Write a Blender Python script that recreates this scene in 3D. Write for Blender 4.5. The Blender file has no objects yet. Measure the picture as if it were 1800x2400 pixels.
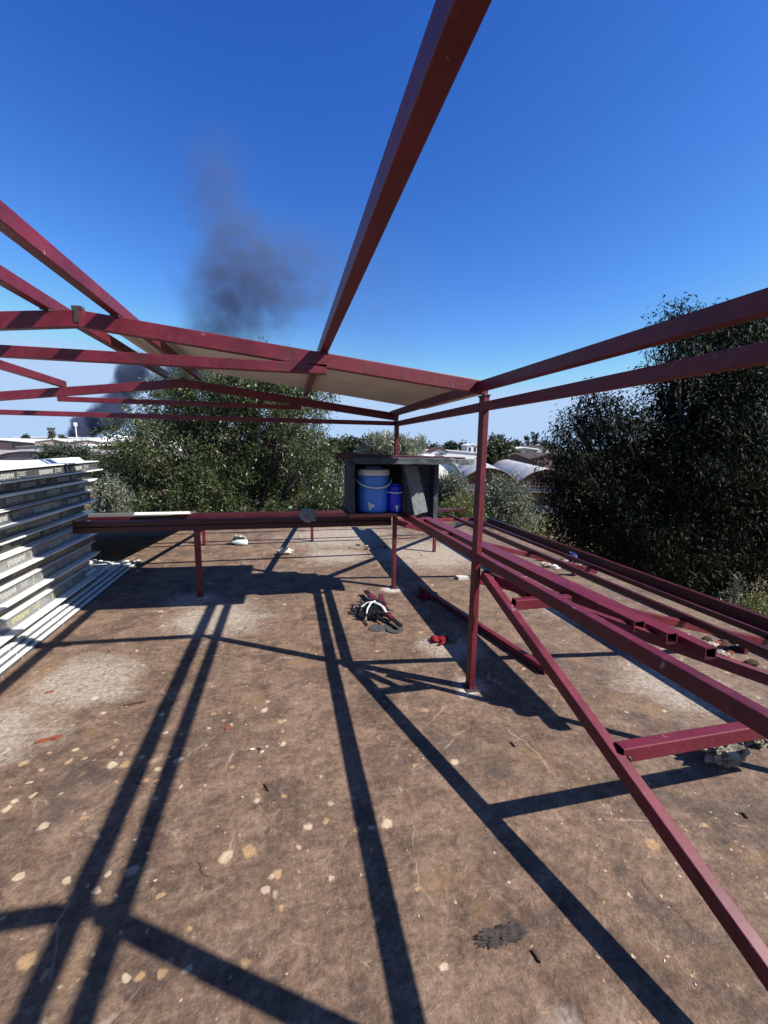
import bpy, bmesh, math, random
import numpy as np
from mathutils import Vector, Matrix, Quaternion, noise
R = math.radians
random.seed(7); rng = np.random.default_rng(7)
scn = bpy.context.scene
COL = scn.collection

# ------------------------------------------------------------------ camera
# frame of the place: y runs along the eave of the steel frame, x across it, z up, roof slab at z = 0
PITCH, ROLL, YAW, FPX = 0.1534587, 0.01633567, -0.22980663, 1000.0
def cam_axes():
    f = Vector((0, math.cos(PITCH), -math.sin(PITCH))); rt = Vector((1, 0, 0)); up = rt.cross(f)
    r2 = math.cos(ROLL)*rt + math.sin(ROLL)*up; u2 = -math.sin(ROLL)*rt + math.cos(ROLL)*up
    Z = Matrix.Rotation(YAW, 3, 'Z')
    return Z @ r2, Z @ u2, Z @ f
CR, CU, CF = cam_axes()
CAM = Vector((0, 0, 1.6))
cd = bpy.data.cameras.new('camera'); cam = bpy.data.objects.new('camera', cd); COL.objects.link(cam)
m = Matrix((CR, CU, -CF)).transposed().to_4x4(); m.translation = CAM; cam.matrix_world = m
cd.sensor_fit = 'VERTICAL'; cd.sensor_height = 24; cd.lens = 24*FPX/2400; cd.clip_start = .05; cd.clip_end = 6000
scn.camera = cam
def ray(px, py): return (CR*((px-900)/FPX) - CU*((py-1200)/FPX) + CF)
def at(px, py, d): return CAM + ray(px, py)*d                      # at forward distance d
def onp(px, py, ax, v): r = ray(px, py); return CAM + r*((v-CAM[ax])/r[ax])
def gnd(px, py, z=0.0): return onp(px, py, 2, z)

# ------------------------------------------------------------------ light
SUN = Vector((.96, -.60, 1.0)).normalized()
w = bpy.data.worlds.new("World"); scn.world = w; w.use_nodes = True
nt = w.node_tree; nt.nodes.clear()
sky = nt.nodes.new('ShaderNodeTexSky'); sky.sky_type = 'NISHITA'; sky.sun_disc = False
sky.sun_elevation = math.asin(SUN.z); sky.sun_rotation = math.atan2(SUN.x, SUN.y)
sky.air_density = 1.0; sky.dust_density = .15; sky.ozone_density = 5.0; sky.altitude = 300
bg = nt.nodes.new('ShaderNodeBackground'); bg.inputs[1].default_value = .1
wo = nt.nodes.new('ShaderNodeOutputWorld')
EXPO = 2**1.05
sp = nt.nodes.new('ShaderNodeSeparateColor'); cb = nt.nodes.new('ShaderNodeCombineColor'); nt.links.new(sky.outputs[0], sp.inputs[0])
for i, (mul, ex) in enumerate(((13.6, 2.0), (5.0, 1.5), (2.92, 1.0))):       # deep clear autumn blue: each channel graded over the whole dome
    a = nt.nodes.new('ShaderNodeMath'); a.operation = 'MULTIPLY'; a.inputs[1].default_value = .068; nt.links.new(sp.outputs[i], a.inputs[0])
    b = nt.nodes.new('ShaderNodeMath'); b.operation = 'POWER'; b.inputs[1].default_value = ex; nt.links.new(a.outputs[0], b.inputs[0])
    c = nt.nodes.new('ShaderNodeMath'); c.operation = 'MULTIPLY'; c.inputs[1].default_value = mul/.1/EXPO; nt.links.new(b.outputs[0], c.inputs[0])
    d = nt.nodes.new('ShaderNodeMath'); d.operation = 'MINIMUM'; d.inputs[1].default_value = (.46, .64, .93)[i]/.1/EXPO; nt.links.new(c.outputs[0], d.inputs[0])
    nt.links.new(d.outputs[0], cb.inputs[i])
nt.links.new(cb.outputs[0], bg.inputs[0]); nt.links.new(bg.outputs[0], wo.inputs[0])
sd = bpy.data.lights.new('sun', 'SUN'); sd.energy = 5.0; sd.angle = R(.53); sd.color = (1, .94, .84)
so = bpy.data.objects.new('sun', sd); COL.objects.link(so)
so.rotation_euler = SUN.to_track_quat('Z', 'Y').to_euler(); so.location = (0, 0, 30)
scn.view_settings.view_transform = 'Standard'; scn.view_settings.look = 'None'
scn.view_settings.exposure = 1.05; scn.view_settings.gamma = 1.0
scn.cycles.max_bounces = 6; scn.cycles.volume_bounces = 1

# ------------------------------------------------------------------ materials
MATS = {}
def lin(c): return tuple(((v/255)/12.92 if v/255 <= .04045 else ((v/255+.055)/1.055)**2.4) for v in c)
class G:
    def __init__(s, name):
        s.m = bpy.data.materials.new(name); s.m.use_nodes = True; s.n = s.m.node_tree.nodes; s.l = s.m.node_tree.links
        s.b = s.n['Principled BSDF']; s.out = s.n['Material Output']
    def N(s, t, **kw):
        n = s.n.new(t)
        for k, v in kw.items():
            if k.startswith('i_'):
                n.inputs[k[2:].replace('_', ' ')].default_value = v
            else: setattr(n, k, v)
        return n
    def L(s, a, b): s.l.new(a, b)
    def math(s, op, a, b=None, c=None, clamp=False):
        n = s.n.new('ShaderNodeMath'); n.operation = op; n.use_clamp = clamp
        for i, v in enumerate((a, b, c)):
            if v is None: continue
            if isinstance(v, (int, float)): n.inputs[i].default_value = v
            else: s.l.new(v, n.inputs[i])
        return n.outputs[0]
    def mix(s, f, a, b, mode='MIX'):
        n = s.n.new('ShaderNodeMix'); n.data_type = 'RGBA'; n.blend_type = mode
        for i, v in ((0, f), (6, a), (7, b)):
            if isinstance(v, (int, float)): n.inputs[i].default_value = v
            elif isinstance(v, tuple): n.inputs[i].default_value = (*v[:3], 1)
            else: s.l.new(v, n.inputs[i])
        return n.outputs[2]
    def noise(s, scale, detail=4, rough=.55, vec=None, dist=0):
        n = s.N('ShaderNodeTexNoise'); n.inputs['Scale'].default_value = scale; n.inputs['Detail'].default_value = detail
        n.inputs['Roughness'].default_value = rough; n.inputs['Distortion'].default_value = dist
        if vec is not None: s.l.new(vec, n.inputs['Vector'])
        return n.outputs['Fac']
    def ramp(s, f, lo, hi): 
        n = s.n.new('ShaderNodeMapRange'); n.clamp = True
        s.l.new(f, n.inputs[0]); n.inputs[1].default_value = lo; n.inputs[2].default_value = hi
        return n.outputs[0]
    def pos(s): return s.N('ShaderNodeNewGeometry').outputs['Position']
    def bump(s, h, st=.3, d=.01):
        n = s.N('ShaderNodeBump'); n.inputs['Strength'].default_value = st; n.inputs['Distance'].default_value = d
        s.l.new(h, n.inputs['Height']); s.l.new(n.outputs[0], s.b.inputs['Normal'])
def simple(name, c, rough=.6, spec=.4, var=.15, scale=6, metal=0, bump=0, trans=0):
    if name in MATS: return MATS[name]
    g = G(name); p = g.pos(); f = g.noise(scale, 5, .6, p)
    c2 = tuple(v*(1-var*1.6) for v in c); c1 = tuple(min(1, v*(1+var)) for v in c)
    g.L(g.mix(g.ramp(f, .3, .7), c2, c1), g.b.inputs['Base Color'])
    g.b.inputs['Roughness'].default_value = rough; g.b.inputs['Specular IOR Level'].default_value = spec
    g.b.inputs['Metallic'].default_value = metal
    if bump: g.bump(g.noise(scale*8, 4, .6, p), bump, .01)
    MATS[name] = g.m; return g.m
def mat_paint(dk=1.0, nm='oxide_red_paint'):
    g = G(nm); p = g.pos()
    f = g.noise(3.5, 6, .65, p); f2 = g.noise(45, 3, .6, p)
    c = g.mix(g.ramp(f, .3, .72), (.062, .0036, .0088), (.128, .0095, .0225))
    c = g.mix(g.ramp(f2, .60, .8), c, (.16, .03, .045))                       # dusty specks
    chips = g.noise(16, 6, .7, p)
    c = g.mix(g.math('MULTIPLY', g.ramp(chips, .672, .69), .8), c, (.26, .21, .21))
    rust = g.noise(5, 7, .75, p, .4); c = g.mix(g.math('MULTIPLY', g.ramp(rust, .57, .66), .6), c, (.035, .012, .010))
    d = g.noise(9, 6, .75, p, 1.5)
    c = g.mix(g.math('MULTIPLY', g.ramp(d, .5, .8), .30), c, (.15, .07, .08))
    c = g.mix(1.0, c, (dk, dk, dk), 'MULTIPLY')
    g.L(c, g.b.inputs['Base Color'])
    rg = g.N('ShaderNodeMapRange'); g.L(f, rg.inputs[0]); rg.inputs[3].default_value = .34; rg.inputs[4].default_value = .6
    g.L(rg.outputs[0], g.b.inputs['Roughness']); g.b.inputs['Specular IOR Level'].default_value = .42
    g.bump(f2, .12, .002); return g.m
def mat_slab():
    g = G('weathered_slab'); p = g.pos()
    big = g.noise(.7, 6, .6, p); mid = g.noise(3.2, 8, .68, p, .8); fine = g.noise(38, 6, .72, p)
    n8 = g.noise(8, 12, .74, p, .15); xs_ = g.N('ShaderNodeSeparateXYZ'); g.L(p, xs_.inputs[0])
    c = g.mix(g.ramp(big, .36, .64), (.150, .105, .084), (.235, .170, .128))
    c = g.mix(g.math('MULTIPLY', g.ramp(mid, .46, .68), .6), c, (.34, .26, .195))
    c = g.mix(g.math('MULTIPLY', g.ramp(mid, .48, .32), .7), c, (.080, .063, .056))
    c = g.mix(g.math('MULTIPLY', g.ramp(n8, .49, .36), .55), c, (.060, .046, .042)); c = g.mix(g.math('MULTIPLY', g.ramp(n8, .52, .66), .5), c, (.42, .34, .27))
    c = g.mix(g.math('MULTIPLY', g.ramp(xs_.outputs[0], 1.0, 3.0), .3), c, (.19, .172, .158))
    sg = g.noise(17, 10, .78, p, .25); gr_ = g.noise(130, 4, .7, p)
    c = g.mix(g.math('MULTIPLY', g.ramp(sg, .52, .66), .35), c, (.36, .28, .22))
    c = g.mix(g.math('MULTIPLY', g.ramp(sg, .48, .3), .4), c, (.06, .045, .04))
    fr = g.ramp(fine, .34, .68); c = g.mix(.6, c, g.mix(fr, (.36, .34, .34), (1.55, 1.5, 1.46)), 'MULTIPLY'); c = g.mix(.35, c, g.mix(g.ramp(gr_, .32, .68), (.45, .45, .45), (1.6, 1.57, 1.55)), 'MULTIPLY')
    # dark damp looking blotches and ochre moss
    bl = g.noise(1.7, 5, .6, p, .5); c = g.mix(g.math('MULTIPLY', g.ramp(bl, .56, .68), .65), c, (.072, .066, .064))
    oc = g.noise(2.6, 4, .6, p, .4); c = g.mix(g.math('MULTIPLY', g.ramp(oc, .58, .70), .5), c, (.32, .215, .115))
    st = g.N('ShaderNodeMapping'); g.L(p, st.inputs[0]); st.inputs['Rotation'].default_value = (0, 0, .5); st.inputs['Scale'].default_value = (1, 4.5, 1)
    sn = g.noise(5.5, 9, .72, st.outputs[0]); c = g.mix(g.math('MULTIPLY', g.ramp(sn, .54, .72), .5), c, (.36, .27, .21)); c = g.mix(g.math('MULTIPLY', g.ramp(sn, .46, .3), .45), c, (.065, .042, .038))
    # bare grey cement patches at fixed places
    def patch(x, y, r, n_amp=.5):
        d = g.N('ShaderNodeVectorMath', operation='DISTANCE'); g.L(p, d.inputs[0]); d.inputs[1].default_value = (x, y, 0)
        e = g.math('ADD', d.outputs['Value'], g.math('MULTIPLY', g.math('SUBTRACT', mid, .5), r*n_amp*4))
        return g.ramp(e, r, r*.45)
    pm = None
    for x, y, r in ((-1.62, 2.55, .42), (-1.35, 3.05, .42), (-.62, 4.0, .55), (-.95, 4.55, .3), (1.3, 3.05, .28), (2.2, 6.0, 1.1), (.7, 6.1, .55),
                    (1.2, 2.46, .13), (1.19, 4.5, .16), (2.9, 3.6, .5), (2.6, 2.2, .45), (.9, 7.4, 1.2), (.7, .75, .12)):
        q = patch(x, y, r); pm = q if pm is None else g.math('MAXIMUM', pm, q)
    gr = g.mix(g.ramp(fine, .35, .7), (.26, .24, .21), (.66, .62, .56))
    c = g.mix(g.math('MULTIPLY', g.math('MULTIPLY', pm, g.ramp(sg, .28, .52)), .88), c, gr)
    wp = None
    for x, y, r in ((1.13, 2.40, .085), (1.17, 4.50, .12), (-.87, 4.6, .06)):
        q = patch(x, y, r, .8); wp = q if wp is None else g.math('MAXIMUM', wp, q)
    c = g.mix(g.math('MULTIPLY', wp, .85), c, (.62, .60, .57))
    # fine pale scratches and cracks
    ds = g.N('ShaderNodeVectorMath', operation='MULTIPLY_ADD')
    nv = g.N('ShaderNodeTexNoise'); nv.inputs['Scale'].default_value = 1.9; nv.inputs['Detail'].default_value = 5; g.L(p, nv.inputs['Vector'])
    g.L(nv.outputs['Color'], ds.inputs[0]); ds.inputs[1].default_value = (.45, .45, 0); g.L(p, ds.inputs[2])
    for sc, wd, col, lo, hi, am in ((1.15, .006, (.50, .42, .35), .52, .58, .55), (2.7, .008, (.42, .35, .28), .54, .60, .45), (.55, .0022, (.04, .03, .026), .53, .57, .8)):
        v = g.N('ShaderNodeTexVoronoi', feature='DISTANCE_TO_EDGE'); v.inputs['Scale'].default_value = sc; g.L(ds.outputs[0], v.inputs['Vector'])
        k = g.math('MULTIPLY', g.ramp(v.outputs['Distance'], wd, wd*.3), g.ramp(g.noise(1.3+sc, 4, .6, p), lo, hi))
        c = g.mix(g.math('MULTIPLY', k, am), c, col)
    # cream lichen / render splashes
    dn = g.N('ShaderNodeTexNoise'); dn.inputs['Scale'].default_value = 22; dn.inputs['Detail'].default_value = 4; g.L(p, dn.inputs['Vector'])
    dd = g.N('ShaderNodeVectorMath', operation='MULTIPLY_ADD'); g.L(dn.outputs['Color'], dd.inputs[0]); dd.inputs[1].default_value = (.045, .045, 0); g.L(p, dd.inputs[2])
    flat = g.N('ShaderNodeVectorMath', operation='MULTIPLY'); g.L(dd.outputs[0], flat.inputs[0]); flat.inputs[1].default_value = (1, 1, 0)
    left = patch(-.65, 1.75, 1.15, .12); rightc = patch(1.55, 1.2, .55, .3)
    for sc, keep, rad, am in ((9.5, .905, .23, .72), (17, .93, .24, .7), (36, .93, .2, .85)):
        v = g.N('ShaderNodeTexVoronoi'); v.inputs['Scale'].default_value = sc; g.L(flat.outputs[0], v.inputs['Vector']); v.inputs['Randomness'].default_value = 1
        sp = g.N('ShaderNodeSeparateColor'); g.L(v.outputs['Color'], sp.inputs[0])
        thr = g.math('SUBTRACT', keep+.02, g.math('MULTIPLY', left if sc < 20 else rightc, .50 if sc < 10 else .42))
        on = g.math('GREATER_THAN', sp.outputs[0], thr)
        rr = g.math('MULTIPLY_ADD', sp.outputs[1], rad*.8, rad*.35)
        dsk = g.ramp(g.math('SUBTRACT', v.outputs['Distance'], rr), .05, -.05)
        cc = g.mix(sp.outputs[2], (.56, .38, .20), (.80, .70, .54)); cc = g.mix(.5, cc, g.mix(g.ramp(sg, .35, .65), (.6, .6, .6), (1.3, 1.3, 1.3)), 'MULTIPLY')
        c = g.mix(g.math('MULTIPLY', g.math('MULTIPLY', on, dsk), am), c, cc)
    c = g.mix(1.0, c, (.69, .63, .58), 'MULTIPLY')
    g.L(c, g.b.inputs['Base Color']); g.b.inputs['Roughness'].default_value = .86; g.b.inputs['Specular IOR Level'].default_value = .25
    h = g.math('ADD', g.math('MULTIPLY', mid, 1.2), g.math('ADD', g.math('MULTIPLY', gr_, .5), g.math('ADD', fine, g.math('MULTIPLY', sg, 1.6))))
    g.bump(h, .75, .007); return g.m
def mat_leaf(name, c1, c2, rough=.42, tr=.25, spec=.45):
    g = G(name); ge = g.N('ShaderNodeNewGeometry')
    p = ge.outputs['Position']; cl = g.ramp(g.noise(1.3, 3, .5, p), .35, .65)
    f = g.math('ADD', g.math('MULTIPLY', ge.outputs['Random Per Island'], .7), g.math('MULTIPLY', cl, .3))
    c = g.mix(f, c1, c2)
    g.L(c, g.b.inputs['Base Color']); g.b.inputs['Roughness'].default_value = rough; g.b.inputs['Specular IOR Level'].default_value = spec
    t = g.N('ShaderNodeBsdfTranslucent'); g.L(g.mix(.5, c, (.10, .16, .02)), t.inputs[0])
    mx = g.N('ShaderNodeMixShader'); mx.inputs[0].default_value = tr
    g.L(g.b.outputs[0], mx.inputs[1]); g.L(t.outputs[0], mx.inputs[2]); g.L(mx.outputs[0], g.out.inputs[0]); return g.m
def mat_terrain():
    g = G('dry_ground'); p = g.pos()
    a = g.noise(.05, 6, .6, p); b = g.noise(.4, 8, .65, p); f = g.noise(6, 6, .7, p)
    c = g.mix(g.ramp(b, .4, .62), (.07, .06, .026), (.16, .115, .06))
    c = g.mix(g.ramp(a, .52, .6), c, (.17, .06, .03))
    c = g.mix(.6, c, g.mix(g.ramp(f, .3, .7), (.45, .45, .4), (1.3, 1.3, 1.2)), 'MULTIPLY')
    c = g.mix(g.ramp(g.noise(.018, 4, .6, p), .5, .58), c, (.055, .07, .03))
    g.L(c, g.b.inputs['Base Color']); g.b.inputs['Roughness'].default_value = .95; g.bump(f, .8, .05); return g.m
def mat_film(nm='dark_printed_film', k1=(.040, .046, .050), k2=(.080, .086, .088)):
    g = G(nm); p = g.pos()
    sx = g.N('ShaderNodeSeparateXYZ'); g.L(p, sx.inputs[0])
    n = g.noise(7, 4, .6, p)
    c = g.mix(n, k1, k2)
    jn = g.math('LESS_THAN', g.math('PINGPONG', g.math('ADD', sx.outputs[1], .13), .3), .0035)
    c = g.mix(g.math('MULTIPLY', jn, .75), c, (.45, .45, .42))
    g.L(c, g.b.inputs['Base Color']); g.b.inputs['Roughness'].default_value = .24; g.b.inputs['Specular IOR Level'].default_value = .85
    g.bump(g.noise(14, 3, .5, p, 1), .35, .01); return g.m
def mat_stripes(name, c1, c2, axis, per, wd, rough=.6):
    g = G(name); p = g.pos(); sx = g.N('ShaderNodeSeparateXYZ'); g.L(p, sx.inputs[0])
    k = g.math('LESS_THAN', g.math('PINGPONG', sx.outputs[axis], per/2), wd)
    c = g.mix(k, c1, c2); c = g.mix(g.ramp(g.noise(.8, 5, .6, p), .4, .7), c, tuple(v*.75 for v in c1))
    g.L(c, g.b.inputs['Base Color']); g.b.inputs['Roughness'].default_value = rough; return g.m
def mat_wood():
    g = G('weathered_boards'); p = g.pos(); sx = g.N('ShaderNodeSeparateXYZ'); g.L(p, sx.inputs[0])
    k = g.math('LESS_THAN', g.math('PINGPONG', sx.outputs[2], .16), .02)
    c = g.mix(g.ramp(g.noise(1.5, 6, .7, p), .35, .65), (.10, .05, .028), (.26, .14, .075))
    c = g.mix(k, c, (.02, .012, .01)); g.L(c, g.b.inputs['Base Color']); g.b.inputs['Roughness'].default_value = .85; return g.m

RED = mat_paint(); RED_D = mat_paint(.42, 'darker_red_paint'); SLAB = mat_slab()  # second red is the same paint darkened evenly, for rails, skirt purlins, loose pieces
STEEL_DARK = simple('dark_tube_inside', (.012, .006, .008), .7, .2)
FILM = mat_film(); FILM_LIT = mat_film('sunlit_film', (.11, .112, .11), (.20, .20, .195))  # second film: sun glare on the lower panels put into a paler colour
WHITE_METAL = simple('white_coated_sheet', (.62, .63, .62), .32, .5, .08, 3)
PRINT_Y = simple('pale_yellow_print', (.36, .35, .20), .5, .3, .05)
PRINT_W = simple('pale_white_print', (.36, .36, .33), .5, .3, .05)
DULL = simple('dull_grey_sheet', (.13, .13, .125), .6, .3, .2, 3)
PANEL_UNDER = simple('beige_sheet_underside', (.52, .46, .41), .55, .3, .10, 2.5)
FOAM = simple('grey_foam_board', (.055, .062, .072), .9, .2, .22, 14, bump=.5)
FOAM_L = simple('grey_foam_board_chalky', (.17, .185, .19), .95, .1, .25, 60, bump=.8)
BLUE_L = simple('mid_blue_plastic', (.05, .19, .62), .38, .5, .06, 3)
BLUE_D = simple('deep_blue_plastic', (.008, .014, .50), .35, .5, .06, 3)
WHITE_P = simple('white_plastic', (.60, .61, .60), .45, .5, .06, 3)
BLACK = simple('black_plastic', (.012, .012, .013), .4, .5, .2, 20)
ROPE = simple('white_rope', (0.496, 0.496, 0.464), .8, .2, .1, 40)
DISC = simple('grey_abrasive', (.055, .055, .056), .9, .2, .2, 50, bump=.4)
REDFAB = simple('red_fabric', (.15, .005, .011), .8, .2, .2, 30)
GREYFAB = simple('grey_fabric', (.10, .09, .09), .9, .2, .2, 40)
CLEARBAG = simple('cloudy_plastic_bag', (.20, .205, .23), .22, .8, .25, 12)
STONE = simple('pale_stone', (0.294, 0.266, 0.224), .9, .2, .3, 9, bump=.9)
STONE_W = simple('white_plaster_rubble', (0.446, 0.432, 0.403), .9, .2, .2, 20, bump=.6)
BRICK = simple('broken_red_tile', (.22, .055, .03), .85, .2, .2, 20, bump=.4)
WOODST = simple('dry_twig', (.05, .03, .02), .9, .2, .3, 20)
BOTTLE = simple('pale_clear_bottle', (.45, .55, .55), .15, .8, .1, 10)
PIPE = simple('galvanised_steel', (.30, .30, .30), .4, .5, .1, 5, metal=.6)
BARK = simple('brown_bark', (.075, .055, .04), .95, .2, .4, 12, bump=1)
WALLW = simple('cream_wall', (0.465, 0.435, 0.375), .85, .2, .08, .3)
WALLP = simple('pinkish_wall', (0.510, 0.375, 0.315), .85, .2, .06, .2)
WALLB = simple('brown_wall', (.12, .085, .085), .85, .2, .15, .2)
ROOFW = simple('white_roof', (.80, .80, .79), .6, .3, .04, .1)
ROOFT = simple('brown_tile_roof', (.085, .062, .055), .85, .2, .25, 1.5)
ROOFR = simple('red_tile_roof', (.13, .045, .042), .85, .2, .2, 1.5)
PLASTIC_G = mat_stripes('grey_greenhouse_sheet', (.26, .245, .24), (.12, .09, .09), 1, 4.0, .06)
PLASTIC_W = simple('white_greenhouse_sheet', (.78, .78, .78), .5, .4, .1, .5)
PLASTIC_S = simple('slack_grey_white_sheet', (.36, .345, .34), .55, .4, .16, .7)
WINDOW = simple('dark_window_glass', (.03, .035, .045), .1, .8, .2, 1)
WOOD = mat_wood()
NET = simple('dark_shade_net', (.045, .05, .055), .9, .1, .3, 3)
LEAF_M = mat_leaf('mid_green_leaf', (.012, .022, .007), (.085, .105, .040))
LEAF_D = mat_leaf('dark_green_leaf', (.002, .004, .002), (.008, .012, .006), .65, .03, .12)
LEAF_O = mat_leaf('silvery_olive_leaf', (.06, .07, .05), (.19, .205, .155), .5, .15)
LEAF_Y = mat_leaf('yellow_green_leaf', (.045, .055, .012), (.15, .15, .05), .5, .25)
LEAF_H = mat_leaf('deep_hedge_leaf', (.010, .018, .008), (.036, .050, .022), .6, .1)
LEAF_B = mat_leaf('bleached_reed_leaf', (.11, .125, .085), (.33, .34, .28), .5, .2)
TERRAIN = mat_terrain()

# ------------------------------------------------------------------ builders
def setp(o, label=None, cat=None, group=None, kind=None):
    if label: o['label'] = label
    if cat: o['category'] = cat
    if group: o['group'] = group
    if kind: o['kind'] = kind
    return o
def thing(name, label, cat, loc=(0, 0, 0), group=None):
    o = bpy.data.objects.new(name, None); COL.objects.link(o); o.location = loc; o.empty_display_size = .1
    return setp(o, label, cat, group)
def link(name, me, mat, parent=None):
    o = bpy.data.objects.new(name, me); COL.objects.link(o)
    if mat is not None:
        for q in (mat if isinstance(mat, (list, tuple)) else [mat]): me.materials.append(q)
    if parent is not None:
        o.parent = parent
        o.matrix_parent_inverse = wmat(parent).inverted()
    return o
def wmat(o):
    M = Matrix.LocRotScale(o.location, o.rotation_euler, o.scale)
    if o.parent: M = wmat(o.parent) @ o.matrix_parent_inverse @ M
    return M
def fin(name, bm, mat, parent=None, smooth=False):
    me = bpy.data.meshes.new(name); bm.normal_update(); bm.to_mesh(me); bm.free()
    if smooth:
        for p in me.polygons: p.use_smooth = True
    return link(name, me, mat, parent)
def basis(d):
    d = d.normalized()
    if abs(d.z) > .95: s = Vector((1, 0, 0)); u = Vector((0, 1, 0)); s = (s-d*s.dot(d)).normalized(); return s, d.cross(s)
    s = d.cross(Vector((0, 0, 1))).normalized(); return s, s.cross(d)
def tube(bm, a, b, w, h, bev=.004, hollow=0, mat2=1):
    """rectangular steel tube between the centres a and b; w across (x for posts), h up (y for posts)"""
    a = Vector(a); b = Vector(b); d = (b-a); s, u = basis(d)
    vs = []
    for p in (a, b):
        for i, j in ((-1, -1), (1, -1), (1, 1), (-1, 1)): vs.append(bm.verts.new(p + s*i*w/2 + u*j*h/2))
    fs = [bm.faces.new([vs[i], vs[(i+1) % 4], vs[4+(i+1) % 4], vs[4+i]]) for i in range(4)]
    long_e = [e for f in fs for e in f.edges if (e.verts[0] in vs[:4]) != (e.verts[1] in vs[:4])]
    dn = d.normalized(); tk = .006
    for k, (p, ring, sg) in enumerate(((a, vs[:4], 1), (b, vs[4:], -1))):
        if not hollow & (1 << k):
            bm.faces.new(ring[::-1] if k == 0 else ring); continue
        i1 = [bm.verts.new(p + s*i*(w/2-tk) + u*j*(h/2-tk)) for i, j in ((-1, -1), (1, -1), (1, 1), (-1, 1))]
        i2 = [bm.verts.new(v.co + dn*sg*.3) for v in i1]
        for q in range(4):
            bm.faces.new((ring[q], ring[(q+1) % 4], i1[(q+1) % 4], i1[q]))
            f = bm.faces.new((i1[q], i1[(q+1) % 4], i2[(q+1) % 4], i2[q])); f.material_index = mat2
        f = bm.faces.new(i2); f.material_index = mat2
    if bev:
        bmesh.ops.bevel(bm, geom=list(set(long_e)), offset=bev, segments=2, affect='EDGES', profile=.5)
def beam(name, a, b, w, h, parent, mat=None, bev=.004, hollow=0):
    bm = bmesh.new(); tube(bm, a, b, w, h, bev, hollow); bmesh.ops.recalc_face_normals(bm, faces=bm.faces)
    return fin(name, bm, [mat or RED, STEEL_DARK], parent)
def box(bm, lo, hi, M=None, mi=0):
    vs = [bm.verts.new((x, y, z)) for x in (lo[0], hi[0]) for y in (lo[1], hi[1]) for z in (lo[2], hi[2])]
    for q in ((0, 1, 3, 2), (4, 6, 7, 5), (0, 4, 5, 1), (2, 3, 7, 6), (0, 2, 6, 4), (1, 5, 7, 3)):
        f = bm.faces.new([vs[i] for i in q]); f.material_index = mi
    if M is not None:
        for v in vs: v.co = M @ v.co
    return vs
def rod(bm, pts, r, seg=8, r2=None):
    pts = [Vector(p) for p in pts]; rings = []
    for i, p in enumerate(pts):
        d = (pts[min(i+1, len(pts)-1)] - pts[max(i-1, 0)]); s, u = basis(d)
        rr = r if r2 is None else r + (r2-r)*i/(len(pts)-1)
        rings.append([bm.verts.new(p + s*math.cos(t)*rr + u*math.sin(t)*rr) for t in [2*math.pi*k/seg for k in range(seg)]])
    for A, B in zip(rings, rings[1:]):
        for k in range(seg): bm.faces.new((A[k], A[(k+1) % seg], B[(k+1) % seg], B[k]))
    bm.faces.new(rings[0][::-1]); bm.faces.new(rings[-1])
def lathe(bm, prof, c=(0, 0, 0), seg=32):
    c = Vector(c); rings = []
    for r, z in prof:
        rings.append([bm.verts.new(c+Vector((r*math.cos(t), r*math.sin(t), z))) for t in [2*math.pi*k/seg for k in range(seg)]])
    for A, B in zip(rings, rings[1:]):
        for k in range(seg): bm.faces.new((A[k], A[(k+1) % seg], B[(k+1) % seg], B[k]))
    bm.faces.new(rings[0][::-1]); bm.faces.new(rings[-1])
def lump(bm, c, r, sc=(1, 1, 1), amp=.35, f=2.2, sub=3, seed=0, flat=False):
    t = bmesh.new(); bmesh.ops.create_icosphere(t, subdivisions=sub, radius=1)
    for v in t.verts:
        n = v.co.normalized(); k = 1 + amp*noise.noise(n*f+Vector((seed*3.1, seed, 0))) + amp*.5*noise.noise(n*f*2.7+Vector((seed, 5, 0)))
        q = Vector((n.x*k*sc[0], n.y*k*sc[1], n.z*k*sc[2]))*r
        if flat: q.z = max(q.z, -r*sc[2]*.6)
        v.co = q + Vector(c)
    vm = {v: bm.verts.new(v.co) for v in t.verts}
    for fc in t.faces: bm.faces.new([vm[v] for v in fc.verts])
    t.free()

# ------------------------------------------------------------------ terrain
GZ = -3.6
bm = bmesh.new(); n = 60
xs = [(-1 if i < 0 else 1)*(abs(i)/n)**3*3500 for i in range(-n, n+1)]
grid = [[bm.verts.new((x, y, GZ)) for y in xs] for x in xs]
for row in grid:
    for v in row:
        dd = math.hypot(v.co.x, v.co.y)
        if dd > 20: v.co.z += .35*noise.noise(Vector((v.co.x*.02, v.co.y*.02, 0)))
        if dd > 300: v.co.z += max(0, noise.noise(Vector((v.co.x*.0011, v.co.y*.0011, 3))))*6*min(1, (dd-300)/900)
for i in range(2*n):
    for j in range(2*n): bm.faces.new((grid[i][j], grid[i+1][j], grid[i+1][j+1], grid[i][j+1]))
t = fin('ground', bm, TERRAIN, None, True); setp(t, 'dry grass and red earth around the building, seen past the roof edge', kind='structure')

# ------------------------------------------------------------------ the building underfoot
SX0, SX1, SY0, SY1 = -6.5, 4.42, -4.0, 8.55
bld = thing('flat_roofed_building', 'building whose flat roof of stained brown concrete carries the red steel frame', 'building', (0, 0, GZ))
bm = bmesh.new(); box(bm, (SX0, SY0, -.18), (SX1, SY1, 0)); fin('roof_slab', bm, SLAB, bld)
bm = bmesh.new(); box(bm, (SX0+.35, SY0+.35, GZ-.2), (SX1-.35, SY1-.35, -.182)); fin('wall', bm, WALLW, bld)

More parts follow.
